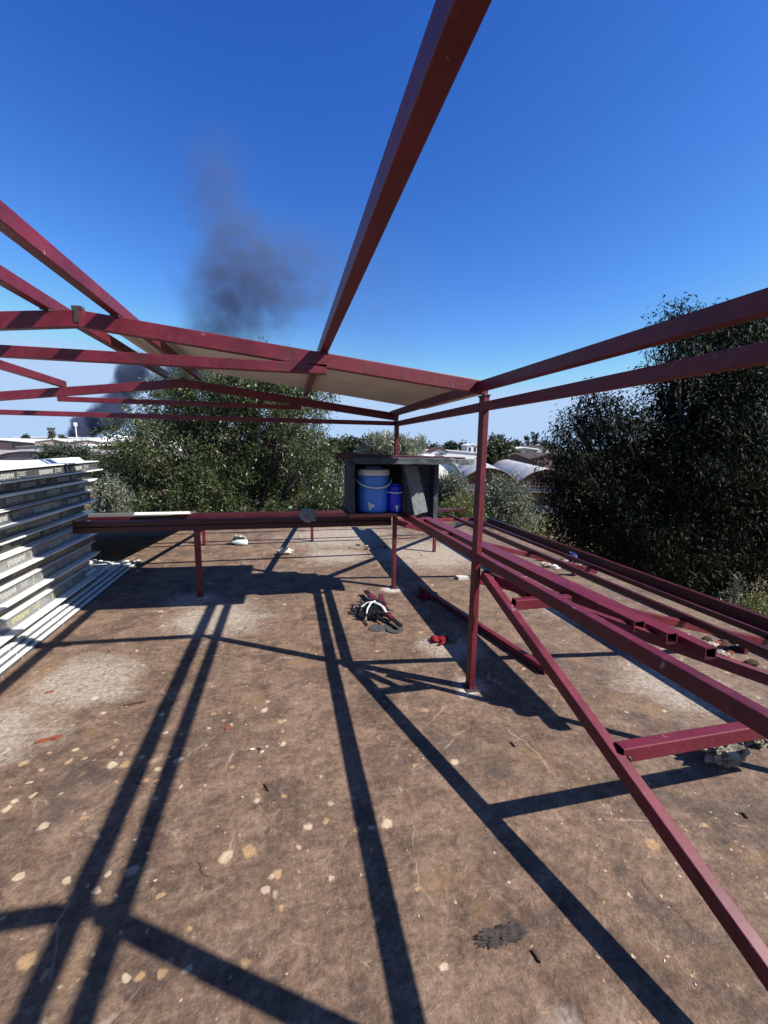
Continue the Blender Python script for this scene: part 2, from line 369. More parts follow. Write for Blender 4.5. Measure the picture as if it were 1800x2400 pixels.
# ------------------------------------------------------------------ welded steel frame
fr = thing('steel_roof_frame', 'large welded dark red steel frame with gabled trusses, standing on the brown roof', 'steel frame', (1.19, 2.46, 0))
YA, YB, YN = 2.46, 4.55, .27
def chord_z(x, near):                        # underside of the top chord
    if near: e, r, rx = 1.915, 2.143, -.955
    else: e, r, rx = 1.868, 2.122, -.925
    s = (r-e)/(1.19-rx); return r - s*abs(x-rx), s, rx
for yy, near in ((YN, True), (YA, True), (YB, False)):
    zr, s, rx = chord_z(chord_z(0, near)[2], near)
    ze = 1.915 if near else 1.868; xl = 2*rx-1.19; hh = .078
    beam('top_chord', (1.205, yy, ze+hh/2), (rx+.004, yy, zr+hh/2), .04, hh, fr)
    beam('top_chord', (xl, yy, ze+hh/2), (rx-.004, yy, zr+hh/2), .04, hh, fr)
    for px_, hpost in ((1.19, ze), (xl+.02, ze)):
        p = beam('post', (px_, yy, .006), (px_, yy, hpost-.002), .038, .068, fr)
        bm = bmesh.new(); box(bm, (px_-.045, yy-.06, 0), (px_+.045, yy+.06, .0055)); fin('base_plate', bm, simple('burnt_steel_and_gap', (.05, .035, .035), .5, .5, .5, 25), p)
    bm = bmesh.new()                         # dark of the open ridge gap put in as a narrow dark plate, knob above
    box(bm, (rx-.012, yy-.0245, zr+.02), (rx+.008, yy-.0205, zr+hh+.004)); box(bm, (rx-.022, yy-.02, zr+hh+.002), (rx+.022, yy+.02, zr+hh+.018)); fin('ridge_gap_plate', bm, simple('burnt_steel_and_gap', (.05, .035, .035), .5, .5, .5, 25), fr)
def L_beam(name, x, y0, y1, zb, w=.04, h=.06, **k): return beam(name, (x, y0, zb+h/2), (x, y1, zb+h/2), w, h, fr, **k)
for x, off in ((.223, 0), (-.79, .0), (-1.085, .0), (-1.96, 0)):
    za = chord_z(x, True)[0]+.08; zb_ = chord_z(x, False)[0]+.08; h = .06
    sl = (zb_-za)/(YB-YA)*(.3 if x > -1.5 else 1.0); za += .002
    y0, y1 = (-1.8, YB+.06)
    beam('purlin', (x, y0, za+sl*(y0-YA)+h/2+.002), (x, y1, za+sl*(y1-YA)+h/2+.002), .045, h, fr, hollow=2)
beam('eave_beam', (1.145, -1.8, 1.958), (1.145, YA, 1.958), .045, .058, fr)
beam('eave_beam', (1.145, YA, 1.958), (1.145, YB+.05, 1.944), .045, .058, fr, hollow=2)
for a, b in ((-1.8, YN), (YN, YA), (YA, YB)):
    za = 1.847; zb_ = 1.847 if b < 4 else 1.838
    beam('eave_beam', (1.19, a+.036, za), (1.19, b-.036, zb_), .038, .052, fr)
# ties
beam('tie_beam', (-3.6, YA, 2.012), (.235, YA, 2.012), .04, .055, fr, hollow=3)
beam('tie_beam', (-1.99, YB, 1.975), (.175, YB, 1.975), .04, .045, fr, hollow=3)
beam('tie_beam', (-3.0, YB, 1.842), (1.168, YB, 1.842), .036, .045, fr)
beam('tie_beam', (-3.6, YN, 2.012), (.235, YN, 2.012), .04, .055, fr, hollow=3)
for x, y, z in ((.205, YA, 2.052), (.16, YB, 2.01), (-1.98, YB, 2.01)):
    beam('hanger', (x, y, z-.012), (x, y, z+.05), .038, .036, fr)
# rails at waist height between the posts
beam('waist_rail', (1.19, YA+.036, .913), (1.19, YB-.036, .905), .042, .056, fr)
beam('waist_rail', (1.19, -1.5, .915), (1.19, YA-.036, .915), .045, .056, fr)
beam('waist_rail', (1.262, YA-.1, .868), (1.262, YB+.1, .850), .042, .056, fr)
# right skirt: rafters run down and away from the posts
SL = .265
def skz(x): return .79 - SL*(x-1.19)
for yy in (YA+.02, YB+.02):
    h = .06; beam('skirt_rafter', (1.215, yy, skz(1.215)-h/2), (3.9, yy, skz(3.9)-h/2), .04, h, fr)
    zt = skz(3.57)-h-.004
    beam('skirt_leg', (3.57, yy, 0), (3.57, yy, zt), .04, .04, fr)
    beam('skirt_leg', (2.45, yy, 0), (2.45, yy, skz(2.45)-h-.004), .035, .035, fr) if yy > 4 else None
for x, y0, y1 in ((2.93, .9, 7.35), (3.80, .4, 8.2)):
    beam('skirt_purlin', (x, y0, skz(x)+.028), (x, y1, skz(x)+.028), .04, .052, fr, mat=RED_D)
# far skirt
SF = .14
def sfz(y): return .80 - SF*(y-4.6)
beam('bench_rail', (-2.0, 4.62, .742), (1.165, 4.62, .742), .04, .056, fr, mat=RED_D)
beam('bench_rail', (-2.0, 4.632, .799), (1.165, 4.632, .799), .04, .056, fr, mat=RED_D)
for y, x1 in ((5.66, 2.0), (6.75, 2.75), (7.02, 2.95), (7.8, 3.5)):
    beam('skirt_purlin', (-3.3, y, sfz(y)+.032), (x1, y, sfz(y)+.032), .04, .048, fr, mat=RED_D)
for x in (-1.25, .45):
    beam('skirt_rafter', (x, 4.66, sfz(4.66)-.03), (x, 8.25, sfz(8.25)-.03), .04, .055, fr)
    beam('skirt_leg', (x-.02, 7.12, 0), (x-.02, 7.12, sfz(7.12)-.062), .045, .045, fr)
beam('skirt_leg', (-.89, 4.625, 0), (-.89, 4.625, .712), .058, .045, fr)
beam('hip_rafter', (1.22, 4.62, .76), (3.78, 8.2, .105), .045, .06, fr)
beam('skirt_leg', (2.22, 7.28-1.22, 0), (2.22, 7.28-1.22, .46), .045, .045, fr)
# near skirt, still being built
HS0, HS1 = (1.278, 2.33, .79), (1.39, 2.17, .762)
beam('hip_rafter', (1.40, 2.265, .735), (3.7, .45, .10), .045, .062, fr, hollow=1)
beam('hip_rafter', HS0, HS1, .045, .06, fr, hollow=3)
SNr = lambda y: .785 - .337*(2.36-y)
beam('skirt_rafter', (1.225, 2.41, SNr(2.41)), (1.25, .25, SNr(.25)), .045, .06, fr)
beam('skirt_leg', (1.25, .25, 0), (1.25, .25, SNr(.25)-.03), .04, .04, fr)
beam('skirt_purlin', (1.262, 2.10, SNr(2.10)+.022), (1.62, 2.10, SNr(2.10)+.022), .05, .06, fr, hollow=1)
beam('skirt_purlin', (1.252, 1.255, SNr(1.255)+.018), (2.62, 1.255, SNr(1.255)+.018), .05, .062, fr, hollow=1)

WELD = simple('weld_bead_metal', (.10, .085, .085), .55, .6, .7, 60, metal=.4, bump=.8)
def weld(a, b, r=.0055):
    a = Vector(a); b = Vector(b); bm = bmesh.new(); n_ = max(3, int((b-a).length/.007)); rs = random.Random(int(a.x*1000))
    pts = [a.lerp(b, i/n_)+Vector((rs.uniform(-1, 1), rs.uniform(-1, 1), rs.uniform(-1, 1)))*.0018 for i in range(n_+1)]
    sgm = 7; rings = []
    for i, p in enumerate(pts):
        s_, u_ = basis(b-a); rr = r*(.6+.6*rs.random())
        rings.append([bm.verts.new(p+s_*math.cos(t)*rr+u_*math.sin(t)*rr) for t in [2*math.pi*k/sgm for k in range(sgm)]])
    for A, B in zip(rings, rings[1:]):
        for k in range(sgm): bm.faces.new((A[k], A[(k+1) % sgm], B[(k+1) % sgm], B[k]))
    bm.faces.new(rings[0][::-1]); bm.faces.new(rings[-1]); fin('weld_bead', bm, WELD, fr)
for x in (.223, -.79, -1.085):
    zc = chord_z(x, True)[0]+.08; weld((x-.022, YA-.021, zc), (x+.022, YA-.021, zc)); 
    zc = chord_z(x, False)[0]+.08; weld((x-.022, YB-.021, zc), (x+.022, YB-.021, zc))
weld((1.17, YA-.036, 1.912), (1.21, YA-.036, 1.912), .007); weld((1.168, YA-.03, 1.905), (1.168, YA+.03, 1.905))
weld((1.14, YB-.036, 1.862), (1.19, YB-.036, 1.862), .007)
weld((1.275, 1.222, SNr(1.255)-.012), (1.275, 1.222, SNr(1.255)+.02), .005); pass
weld((1.213, YA-.037, .885), (1.213, YA-.037, .943), .007); weld((1.168, YA-.038, .888), (1.168, YA-.038, .94), .006)
weld((1.245, 2.33, .80), (1.225, 2.42, .815), .01)

# ------------------------------------------------------------------ loose steel tubes
GT = 'loose red tubes lying on the skirt rafters'
def loose(name, label, a, b, w, h, group=None, hollow=3, mat=None):
    t = thing(name, label, 'steel tube', Vector(a), group); beam('tube_body', a, b, w, h, t, hollow=hollow, mat=mat); return t
zt = lambda x: skz(x)+.034
loose('steel_tube', 'innermost red tube of the three open-ended ones on the right rafters', (1.90, 1.86, zt(1.90)), (1.87, 7.9, .57), .072, .062, GT)
loose('steel_tube', 'middle red tube of the three open-ended ones on the right rafters', (1.995, 1.74, zt(1.99)), (1.965, 7.6, .545), .072, .062, GT)
loose('steel_tube', 'red tube whose open end sticks out nearest, of the three on the right rafters', (2.09, 1.60, zt(2.085)), (2.06, 7.7, .52), .072, .062, GT)
loose('steel_tube', 'red tube lying flat on the concrete behind the front post', (1.47, 4.42, .03), (1.80, 2.50, .03), .05, .05)
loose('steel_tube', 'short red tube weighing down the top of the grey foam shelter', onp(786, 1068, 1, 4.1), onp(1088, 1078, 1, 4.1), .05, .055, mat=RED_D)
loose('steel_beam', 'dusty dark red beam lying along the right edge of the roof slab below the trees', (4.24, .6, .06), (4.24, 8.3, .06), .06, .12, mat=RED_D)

# ------------------------------------------------------------------ roof panel on the purlins
pn = thing('roof_panel', 'beige sandwich panel laid on the overhead purlins, seen from below', 'roof panel', (0, 3.6, 2.25))
def roofz(x): return 2.166 - .125*(x-.205)
X0, X1, Y0, Y1 = -1.09, 1.50, 3.12, 4.56
bm = bmesh.new()
for x0, x1, dz0, dz1, mi in ((X0, X1, 0, .004, 0), (X0+.01, X1-.01, .0045, .026, 1), (X0, X1, .0265, .03, 1)):
    vs = box(bm, (x0, Y0, 0), (x1, Y1, 1), None, mi)
    for v in vs: v.co.z = roofz(v.co.x) + (dz1 if v.co.z > .5 else dz0)
fin('sheet', bm, [PANEL_UNDER, WHITE_METAL], pn)
bm = bmesh.new()
for k in range(5):
    y = Y0+.02+k*(Y1-Y0-.04)/4; vs = box(bm, (X0, y-.015, 0), (X1, y+.015, 1))
    for v in vs: v.co.z = roofz(v.co.x)+(.042 if v.co.z > .5 else .0302)
fin('rib', bm, WHITE_METAL, pn)

# ------------------------------------------------------------------ stack of sandwich panels
def text_mesh(body, size):
    cu = bpy.data.curves.new('lettering_curve', 'FONT'); cu.body = body; cu.size = size; cu.extrude = .0006; cu.align_x = 'CENTER'; cu.align_y = 'CENTER'
    cu.offset = size*.02; cu.resolution_u = 3
    o = bpy.data.objects.new('lettering_tmp', cu); COL.objects.link(o)
    dg = bpy.context.evaluated_depsgraph_get(); me = bpy.data.meshes.new_from_object(o.evaluated_get(dg))
    bpy.data.objects.remove(o); bpy.data.curves.remove(cu); return me
TXT = text_mesh('pluspanel', .078)
for v in TXT.vertices: v.co.x *= .80
TXT_Y = TXT.copy(); TXT_Y.materials.append(PRINT_Y); TXT_W = TXT.copy(); TXT_W.materials.append(PRINT_W)
M0 = Matrix(((0, 0, 1), (1, 0, 0), (0, 1, 0))).to_4x4()             # text x -> +y, text y -> +z, normal -> +x
def prints(y0, y1, flip, x, zc, mat, parent):
    y = y0
    while y < 2.9: y += .6
    while y < y1-.17:
        o = bpy.data.objects.new('lettering', TXT_Y if mat is PRINT_Y else TXT_W); COL.objects.link(o); o.parent = parent
        o.matrix_parent_inverse = wmat(parent).inverted()
        M = Matrix.Translation((x, y, zc)) @ (Matrix.Rotation(math.pi, 4, 'X') if flip else Matrix()) @ M0
        o.location, o.rotation_mode = M.translation, 'XYZ'; o.rotation_euler = M.to_euler()
        if y+.29 < y1:
            bm = bmesh.new()
            for k, (a, b) in enumerate(((.17, .29), (.19, .27), (.18, .28))):
                zz = zc + (.014-.014*k)*(-1 if flip else 1); box(bm, (x-.0004, y+a, zz-.0028), (x+.0005, y+b, zz+.0028))
            fin('fine_print', bm, mat, parent)
        y += .6
def panel(idx, z0, xo, y0, y1, flip, label, phase, prt, h=.112, yaw=0, group='sandwich panels in the tall stack'):
    t = thing('sandwich_panel', label, 'sandwich panel', (xo-.5, (y0+y1)/2, z0), group)
    zb, zt_ = z0+.002, z0+h-.002
    bm = bmesh.new()                                                       # film wrapped core with a trapezoid edge
    prof = [(-1.0, zb), (0.0, zb), (0.0, zb+.012), (-.012, zb+.02), (-.006, zt_-.02), (-.03, zt_-.006), (-.05, zt_), (-1.0, zt_)]
    if flip: prof = [(px_, zt_-(pz-zb)) for px_, pz in prof][::-1]
    A = [bm.verts.new((xo+a, y0, b)) for a, b in prof]; B = [bm.verts.new((xo+a, y1, b)) for a, b in prof]
    for i in range(len(A)): bm.faces.new((A[i], A[(i+1) % len(A)], B[(i+1) % len(A)], B[i]))
    bm.faces.new(A[::-1]); bm.faces.new(B); bmesh.ops.recalc_face_normals(bm, faces=bm.faces)
    core = fin('film_wrapped_core', bm, FILM_LIT if idx < 5 and idx != 3 else FILM, t)
    bm = bmesh.new()                                                       # folded white sheet edge (joint flange)
    if not flip:
        fw = (.075, .06, .065, .05, .06, .05, .055, .05, .045, .04, .035)[idx]; box(bm, (xo+.0015, y0+.01, zb), (xo+fw, y1+.012, zb+.004)); box(bm, (xo+fw+.0005, y0+.01, zb-.006), (xo+fw+.0035, y1+.012, zb+.007))
    else:
        fw = (.075, .06, .065, .055, .06, .06, .06, .05, .045, .04, .035)[idx]; box(bm, (xo+.0015, y0+.01, zt_-.004), (xo+fw, y1+.012, zt_)); box(bm, (xo+fw+.0005, y0+.01, zt_-.008), (xo+fw+.0035, y1+.012, zt_+.005))
    fin('sheet_flange', bm, WHITE_METAL, t)
    bm = bmesh.new()                                                       # thin second sheet edge on the other skin
    zz = zt_ if not flip else zb+.004; box(bm, (xo-.05, y0+.02, zz-.004), (xo+.012, y1-.01, zz)); fin('sheet_edge', bm, WHITE_METAL, t)
    prints(phase, y1, flip, xo-.0078, z0+h*.5, prt, core)
    t.rotation_euler.z = random.Random(idx).uniform(-.009, .009)
    return t
levels = [
 # z0, x, y_far, flip, phase, print, words
 (.155, -2.06, 5.0, False, .21, PRINT_Y, 'lowest wrapped panel in the stack, pale upright lettering just above the loose sheets'),
 (.268, -2.10, 5.12, True, .40, PRINT_Y, 'second panel from the bottom of the stack, yellow lettering upside down'),
 (.380, -2.07, 5.22, False, .10, PRINT_W, 'third panel from the bottom of the stack, pale lettering upright'),
 (.494, -2.10, 5.30, True, .33, PRINT_Y, 'fourth panel from the bottom of the stack, yellow lettering upside down'),
 (.606, -2.09, 5.22, False, .27, PRINT_W, 'fifth panel from the bottom of the stack, pale upright lettering, wide sunlit flange'),
 (.720, -2.13, 5.32, True, .02, PRINT_Y, 'fifth panel from the top of the stack, bright yellow upside-down lettering'),
 (.832, -2.12, 5.24, True, .38, PRINT_Y, 'fourth panel from the top of the stack, yellow upside-down lettering under white flange'),
 (.945, -2.12, 5.36, False, .16, PRINT_W, 'third panel from the top of the stack, white lettering with small red mark'),
 (1.060, -2.15, 5.42, True, .45, PRINT_W, 'third wrapped panel down in the stack, faint upside-down lettering in shade'),
 (1.174, -2.14, 5.50, False, .05, PRINT_W, 'dark wrapped panel just under the topmost one of the stack'),
 (1.288, -2.11, 5.62, False, .30, PRINT_W, 'topmost sandwich panel of the stack, its white upper sheet catching the sun'),
]
for i, (z, x, yf, fl, ph, pr, lb) in enumerate(levels):
    if i == len(levels)-1: z = 1.274; 
    panel(i, z, x, -1.0+ph, yf, fl, lb, ph, pr, .112 if i < 10 else .1)
top = [o for o in COL.objects if o.get('label', '').startswith('topmost')][0]
bm = bmesh.new(); z = 1.3745
prof = [(-1.02, z), (-.32, z), (-.27, z+.038), (-.20, z+.038), (-.15, z), (-.005, z), (-.005, z-.004), (-1.02, z-.004)]
A = [bm.verts.new((-2.10+a, -1.0, b+.002)) for a, b in prof]; B = [bm.verts.new((-2.10+a, 5.61, b+.002)) for a, b in prof]
for i in range(len(A)): bm.faces.new((A[i], A[(i+1) % len(A)], B[(i+1) % len(A)], B[i]))
bm.faces.new(A[::-1]); bm.faces.new(B); bmesh.ops.recalc_face_normals(bm, faces=bm.faces); fin('ribbed_sheet', bm, WHITE_METAL, top)
bm = bmesh.new(); bmesh.ops.create_circle(bm, cap_ends=True, segments=10, radius=.008, matrix=Matrix.Translation((-2.126, 3.70, 1.008)) @ Matrix.Rotation(math.pi/2, 4, 'Y'))
mk = fin('red_mark', bm, REDFAB, [o for o in COL.objects if o.get('label', '').startswith('third panel from the top')][0])
# loose thin sheets and offcut panels under the stack
low = [(.004, .028, -1.915, 6.22, 0, 'lowest white sheet on the concrete under the panel stack, reaching farthest out'),
       (.034, .028, -1.95, 6.05, .25, 'second white sheet from the concrete under the panel stack'),
       (.064, .028, -1.99, 5.85, .55, 'third white sheet from the concrete, its folded end short of the two below'),
       (.094, .028, -2.05, 5.50, .3, 'fourth white sheet under the panel stack, with a skewed end'),
       (.124, .028, -2.04, 5.15, .1, 'uppermost thin white sheet directly under the wrapped panels')]
for z0, h, x, yf, cut, lb in low:
    t = thing('metal_sheet', lb, 'metal sheet', (x-.5, 3, z0), 'thin white sheets under the stack')
    bm = bmesh.new()
    vs = box(bm, (x-1.05, -1.0, z0+.001), (x, yf, z0+.006))
    for v in vs:
        if v.co.y > 0 and v.co.x < x-.5: v.co.y += cut
    for rx_ in (-.02, -.17, -.42, -.72): 
        vs = box(bm, (x+rx_-.03, -1.0, z0+.0065), (x+rx_+.02, yf-.02, z0+h-.002))
        for v in vs:
            if v.co.y > 0: v.co.y += cut*(-rx_)
            if v.co.z > z0+.02: v.co.x += (.008 if v.co.x < x+rx_ else -.008)
    fin('ribbed_sheet', bm, WHITE_METAL, t)
    bm = bmesh.new(); box(bm, (x+.0015, -1.0, z0+.002), (x+.003, yf-.03, z0+h-.004)); fin('film_strip', bm, FILM, t)
# sheets lying on the far skirt, left
def flat_sheet(name, label, x0, x1, y0, y1, dz, ribs, rot, mat=WHITE_METAL):
    t = thing(name, label, 'metal sheet', ((x0+x1)/2, (y0+y1)/2, sfz((y0+y1)/2)+.06)); c = Vector(((x0+x1)/2, (y0+y1)/2, 0)); Mr = Matrix.Translation(c) @ Matrix.Rotation(rot, 4, 'Z') @ Matrix.Translation(-c)
    bm = bmesh.new(); vs = box(bm, (x0, y0, 0), (x1, y1, .006))
    for k in range(ribs):
        yy = y0+(k+.5)*(y1-y0)/ribs; vs += box(bm, (x0, yy-.03, .0065), (x1, yy+.03, .03))
    for v in vs:
        z = v.co.z; q = Mr @ v.co; v.co = Vector((q.x, q.y, sfz(q.y)+dz+z))
    fin('ribbed_sheet', bm, mat, t); return t
flat_sheet('metal_sheet', 'grey white sheet covering the left end of the low far skirt, beyond the stack', -4.6, -1.55, 5.75, 8.2, .052, 7, 0, DULL)
flat_sheet('metal_sheet', 'narrow crumpled white sheet lying askew on the low far rails', -1.75, -1.15, 5.5, 5.7, .075, 1, .10)

# ------------------------------------------------------------------ grey foam shelter with coolers
sh = thing('foam_board_shelter', 'makeshift box of grey foam boards shading the two blue coolers', 'shelter', (1.1, 4.2, .94))
YF, YK = 4.02, 4.47; ZB = .945
def rough_board(name, lo, hi, mat, M=None, cuts=14, amp=.006, parent=sh):
    bm = bmesh.new(); box(bm, lo, hi)
    bmesh.ops.subdivide_edges(bm, edges=bm.edges[:], cuts=cuts, use_grid_fill=True)
    for v in bm.verts: v.co += Vector([noise.noise(v.co*22+Vector((k*7, 0, 0)))*amp for k in range(3)])
    if M is not None: bmesh.ops.transform(bm, matrix=M, verts=bm.verts)
    return fin(name, bm, mat, parent)
xl = onp(822, 1190, 1, YF).x; xr = onp(1024, 1195, 1, YF).x; ztop = onp(900, 1085, 1, YF).z
zt0 = ztop
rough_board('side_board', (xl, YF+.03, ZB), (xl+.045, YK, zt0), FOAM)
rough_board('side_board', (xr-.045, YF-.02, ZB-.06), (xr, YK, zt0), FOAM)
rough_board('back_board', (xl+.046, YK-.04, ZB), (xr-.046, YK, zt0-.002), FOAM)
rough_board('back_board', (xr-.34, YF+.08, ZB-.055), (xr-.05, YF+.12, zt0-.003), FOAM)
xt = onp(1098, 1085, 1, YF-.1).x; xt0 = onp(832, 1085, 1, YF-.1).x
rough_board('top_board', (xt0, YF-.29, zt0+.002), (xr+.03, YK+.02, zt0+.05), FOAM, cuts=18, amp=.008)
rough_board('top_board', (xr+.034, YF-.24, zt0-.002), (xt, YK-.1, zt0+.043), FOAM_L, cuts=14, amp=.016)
bm = bmesh.new(); xb0 = onp(818, 1195, 1, YF).x; box(bm, (xb0, YF-.02, ZB-.03), (onp(955, 1195, 1, YF).x, YK+.15, ZB-.001)); fin('base_board', bm, simple('dark_red_board', (.030, .006, .010), .7, .2), sh)  # base board in a plain dark red
# leaning board in front
a0 = onp(958, 1088, 1, YF-.07); a1 = onp(975, 1207, 1, YF-.16); b0 = onp(977, 1088, 1, YF-.05); b1 = onp(1003, 1200, 1, YF-.05)
def slab4(name, pts, th, mat, parent, cuts=12, amp=.004):
    bm = bmesh.new(); nrm = (pts[1]-pts[0]).cross(pts[3]-pts[0]).normalized()
    f = bm.faces.new([bm.verts.new(p) for p in pts]); r = bmesh.ops.extrude_face_region(bm, geom=[f])
    for v in [g for g in r['geom'] if isinstance(g, bmesh.types.BMVert)]: v.co += nrm*th
    bmesh.ops.subdivide_edges(bm, edges=bm.edges[:], cuts=cuts, use_grid_fill=True)
    for v in bm.verts: v.co += Vector([noise.noise(v.co*25+Vector((k*7, 0, 0)))*amp for k in range(3)])
    bmesh.ops.recalc_face_normals(bm, faces=bm.faces); return fin(name, bm, mat, parent)
P = lambda px, py, y: onp(px, py, 1, y)
slab4('leaning_board', [P(942, 1088, YF-.0), P(960, 1204, YF-.08), P(982, 1204, YF-.08), P(978, 1088, YF-.0)][::-1], .03, FOAM, sh)
slab4('leaning_board', [P(940+16, 1090, YF-.055), P(948, 1208, YF-.16), P(979, 1199, YF-.12), P(981, 1165, YF-.11), P(975, 1090, YF-.055)][::-1][:4] if False else
      [P(948, 1091, YF-.03), P(972, 1208, YF-.12), P(1003, 1199, YF-.10), P(992, 1150, YF-.06), P(978, 1091, YF-.03)][::-1], .02, FOAM_L, sh, amp=.006)

def cooler(label, c, r, h, body, lidm, bail):
    t = thing('drink_cooler', label, 'cooler', c)
    bm = bmesh.new(); lathe(bm, [(r*.90, 0), (r*.96, .012), (r*.97, .03), (r, h*.80), (r, h*.845)], c, 48); fin('body', bm, body, t, True)
    bm = bmesh.new(); lathe(bm, [(r*1.03, h*.846), (r*1.04, h*.86), (r*1.04, h*.95), (r*1.0, h*.975), (r*.7, h*.99), (r*.25, h)], c, 48); lid = fin('lid', bm, lidm, t, True)
    bm = bmesh.new(); cc = Vector(c)+Vector((0, 0, h*.995)); box(bm, cc+Vector((-r*.45, -.014, 0)), cc+Vector((r*.45, .014, .014))); fin('grip', bm, body if bail else lidm, lid)
    bm = bmesh.new(); pts = []                                             # bail handle hanging over the front
    for k in range(25):
        a = math.pi*k/24; pts.append(Vector(c)+Vector((-math.cos(a)*r*1.13, -math.sin(a)*r*1.25, h*.76-math.sin(a)*h*(.18 if bail else .02))))
    rod(bm, pts, .0085 if bail else .006, 8); fin('handle', bm, WHITE_P, t, True)
    bm = bmesh.new(); q = Vector(c)+Vector((-r*.34 if bail else 0, -r*.98, h*.17))
    if bail: box(bm, q+Vector((-.022, -.018, -.022)), q+Vector((.0, .01, .038))); box(bm, q+Vector((.001, -.03, -.012)), q+Vector((.03, .008, .016))); box(bm, q+Vector((-.016, -.034, -.04)), q+Vector((-.002, -.019, .0)))
    else:
        lathe(bm, [(.004, -.02), (.016, -.012), (.018, .008), (.012, .02), (.004, .024)], q+Vector((0, -.012, .01)), 14); rod(bm, [q+Vector((0, -.02, .0)), q+Vector((0, -.024, -.03))], .006)
    fin('tap', bm, WHITE_P, t); return t
cx = onp(874, 1150, 1, YF+.2); cooler('large mid blue drink cooler with white lid and bail handle inside the grey shelter', (cx.x, YF+.2, ZB), .160, .435, BLUE_L, WHITE_P, True)
cx = onp(922, 1150, 1, YF+.12); cooler('small deep blue drink cooler half hidden by the leaning board', (cx.x+.015, YF+.11, ZB), .072, .27, BLUE_D, BLUE_D, False)

# ------------------------------------------------------------------ small things lying about
def crumple(name, label, cat, c, r, sc, mat, amp=.5, f=3, sub=4, group=None, seed=0):
    bm = bmesh.new(); lump(bm, (0, 0, 0), r, sc, amp, f, sub, seed)
    zmin = min(v.co.z for v in bm.verts); c = Vector(c)
    for v in bm.verts: v.co.z -= zmin
    o = fin(name, bm, mat, None, False); o.location = c; return setp(o, label, cat, group)
p = onp(722, 1212, 1, 4.58)
crumple('plastic_bag', 'crumpled clear plastic bag draped over the front bench rail', 'bag', (p.x, 4.585, .765), .072, (1.05, .6, .85), CLEARBAG, .55, 3.2)
q = crumple('plastic_bag', 'small white wisp of bag behind the bench rail', 'bag', (p.x-.02, 4.70, .87), .04, (1.3, .5, .5), CLEARBAG, .5, 3, seed=4)
p = gnd(668, 1300); crumple('stone', 'pale flat stone on the slab between the bench legs', 'stone', p, .09, (1.2, .6, .5), STONE_W, .4, 2, seed=2)
p = gnd(578, 1278)
t = thing('plastic_bottle', 'clear plastic bottle lying on the far slab beside a brown lump', 'bottle', p)
bm = bmesh.new(); lathe(bm, [(.02, 0), (.045, .01), (.045, .17), (.02, .23), (.014, .26)], (0, 0, 0), 16)
bmesh.ops.transform(bm, matrix=Matrix.Translation(p+Vector((.02, 0, .047))) @ Matrix.Rotation(R(80), 4, 'Z') @ Matrix.Rotation(R(-90), 4, 'X'), verts=bm.verts); fin('bottle_body', bm, BOTTLE, t, True)
crumple('rubble_lump', 'brown and white lump beside the clear bottle', 'rubble', p+Vector((-.12, .1, 0)), .08, (1.1, .7, .8), STONE, .6, 3, seed=8)
# bundle of black straps and red offcuts tied with white rope
B0 = gnd(873, 1440)
t = thing('strap_bundle', 'untidy bundle of black straps tied with white rope on the slab', 'straps', B0)
bm = bmesh.new(); rs = random.Random(3)
for k in range(64):
    a = R(rs.uniform(75, 150)); ln = rs.uniform(.13, .30); c = B0 + Vector((rs.uniform(-.10, .10), rs.uniform(-.16, .17), .012+rs.random()*.075))
    d = Vector((math.cos(a), math.sin(a), rs.uniform(-.12, .12)))
    if k % 3 == 0: d = Vector((1, rs.uniform(-.35, .1), 0)).normalized(); c = B0+Vector((rs.uniform(-.05, .05), rs.uniform(-.15, -.02), .015+rs.random()*.07)); ln = rs.uniform(.18, .24)
    q = [c-d*ln/2, c+Vector((rs.uniform(-.02, .02), 0, rs.uniform(0, .02))), c+d*ln/2]
    for v in q: v.z = max(v.z, .008)
    tube(bm, q[0], q[1], .014, .005, 0); tube(bm, q[1], q[2], .014, .005, 0)
for k in range(4):
    c = B0+Vector((-.15, .09-.02*k, .02)); rod(bm, [c+Vector((math.cos(u)*.045, math.sin(u)*.03, .01+.01*math.sin(u*2))) for u in [i*.5 for i in range(11)]], .004, 6)
fin('black_straps', bm, BLACK, t)
bm = bmesh.new()
rod(bm, [B0+Vector(v) for v in ((-.10, -.16, .02), (-.07, -.10, .10), (-.02, -.02, .125), (.03, .03, .12), (.04, .0, .10), (.02, -.03, .12), (.07, -.08, .11), (.11, -.15, .05), (.145, -.17, .02), (.16, -.2, .012), (.135, -.2, .012), (.13, -.17, .016))], .0085, 8)
rod(bm, [B0+Vector(v) for v in ((-.13, -.03, .02), (-.10, .02, .08), (-.05, .03, .11), (.0, .0, .125), (.06, -.02, .11), (.09, -.10, .10), (.12, -.155, .04))], .0075, 8)
fin('white_rope', bm, ROPE, t, True)
for k, (a, b, w_) in enumerate((((868, 1394), (880, 1407), .06), ((893, 1395), (903, 1432), .05), ((908, 1438), (920, 1450), .045))):
    pa = gnd(*a, .06); pb = gnd(*b, .05)
    lb = ('red steel offcut poking out of the upper left of the strap bundle', 'longest red steel offcut, standing out of the far side of the strap bundle', 'small red steel offcut at the near right corner of the strap bundle')[k]
    loose('steel_offcut', lb, pa + Vector((0, .02, -.01)), pb, w_, .03, 'red offcuts around the straps')
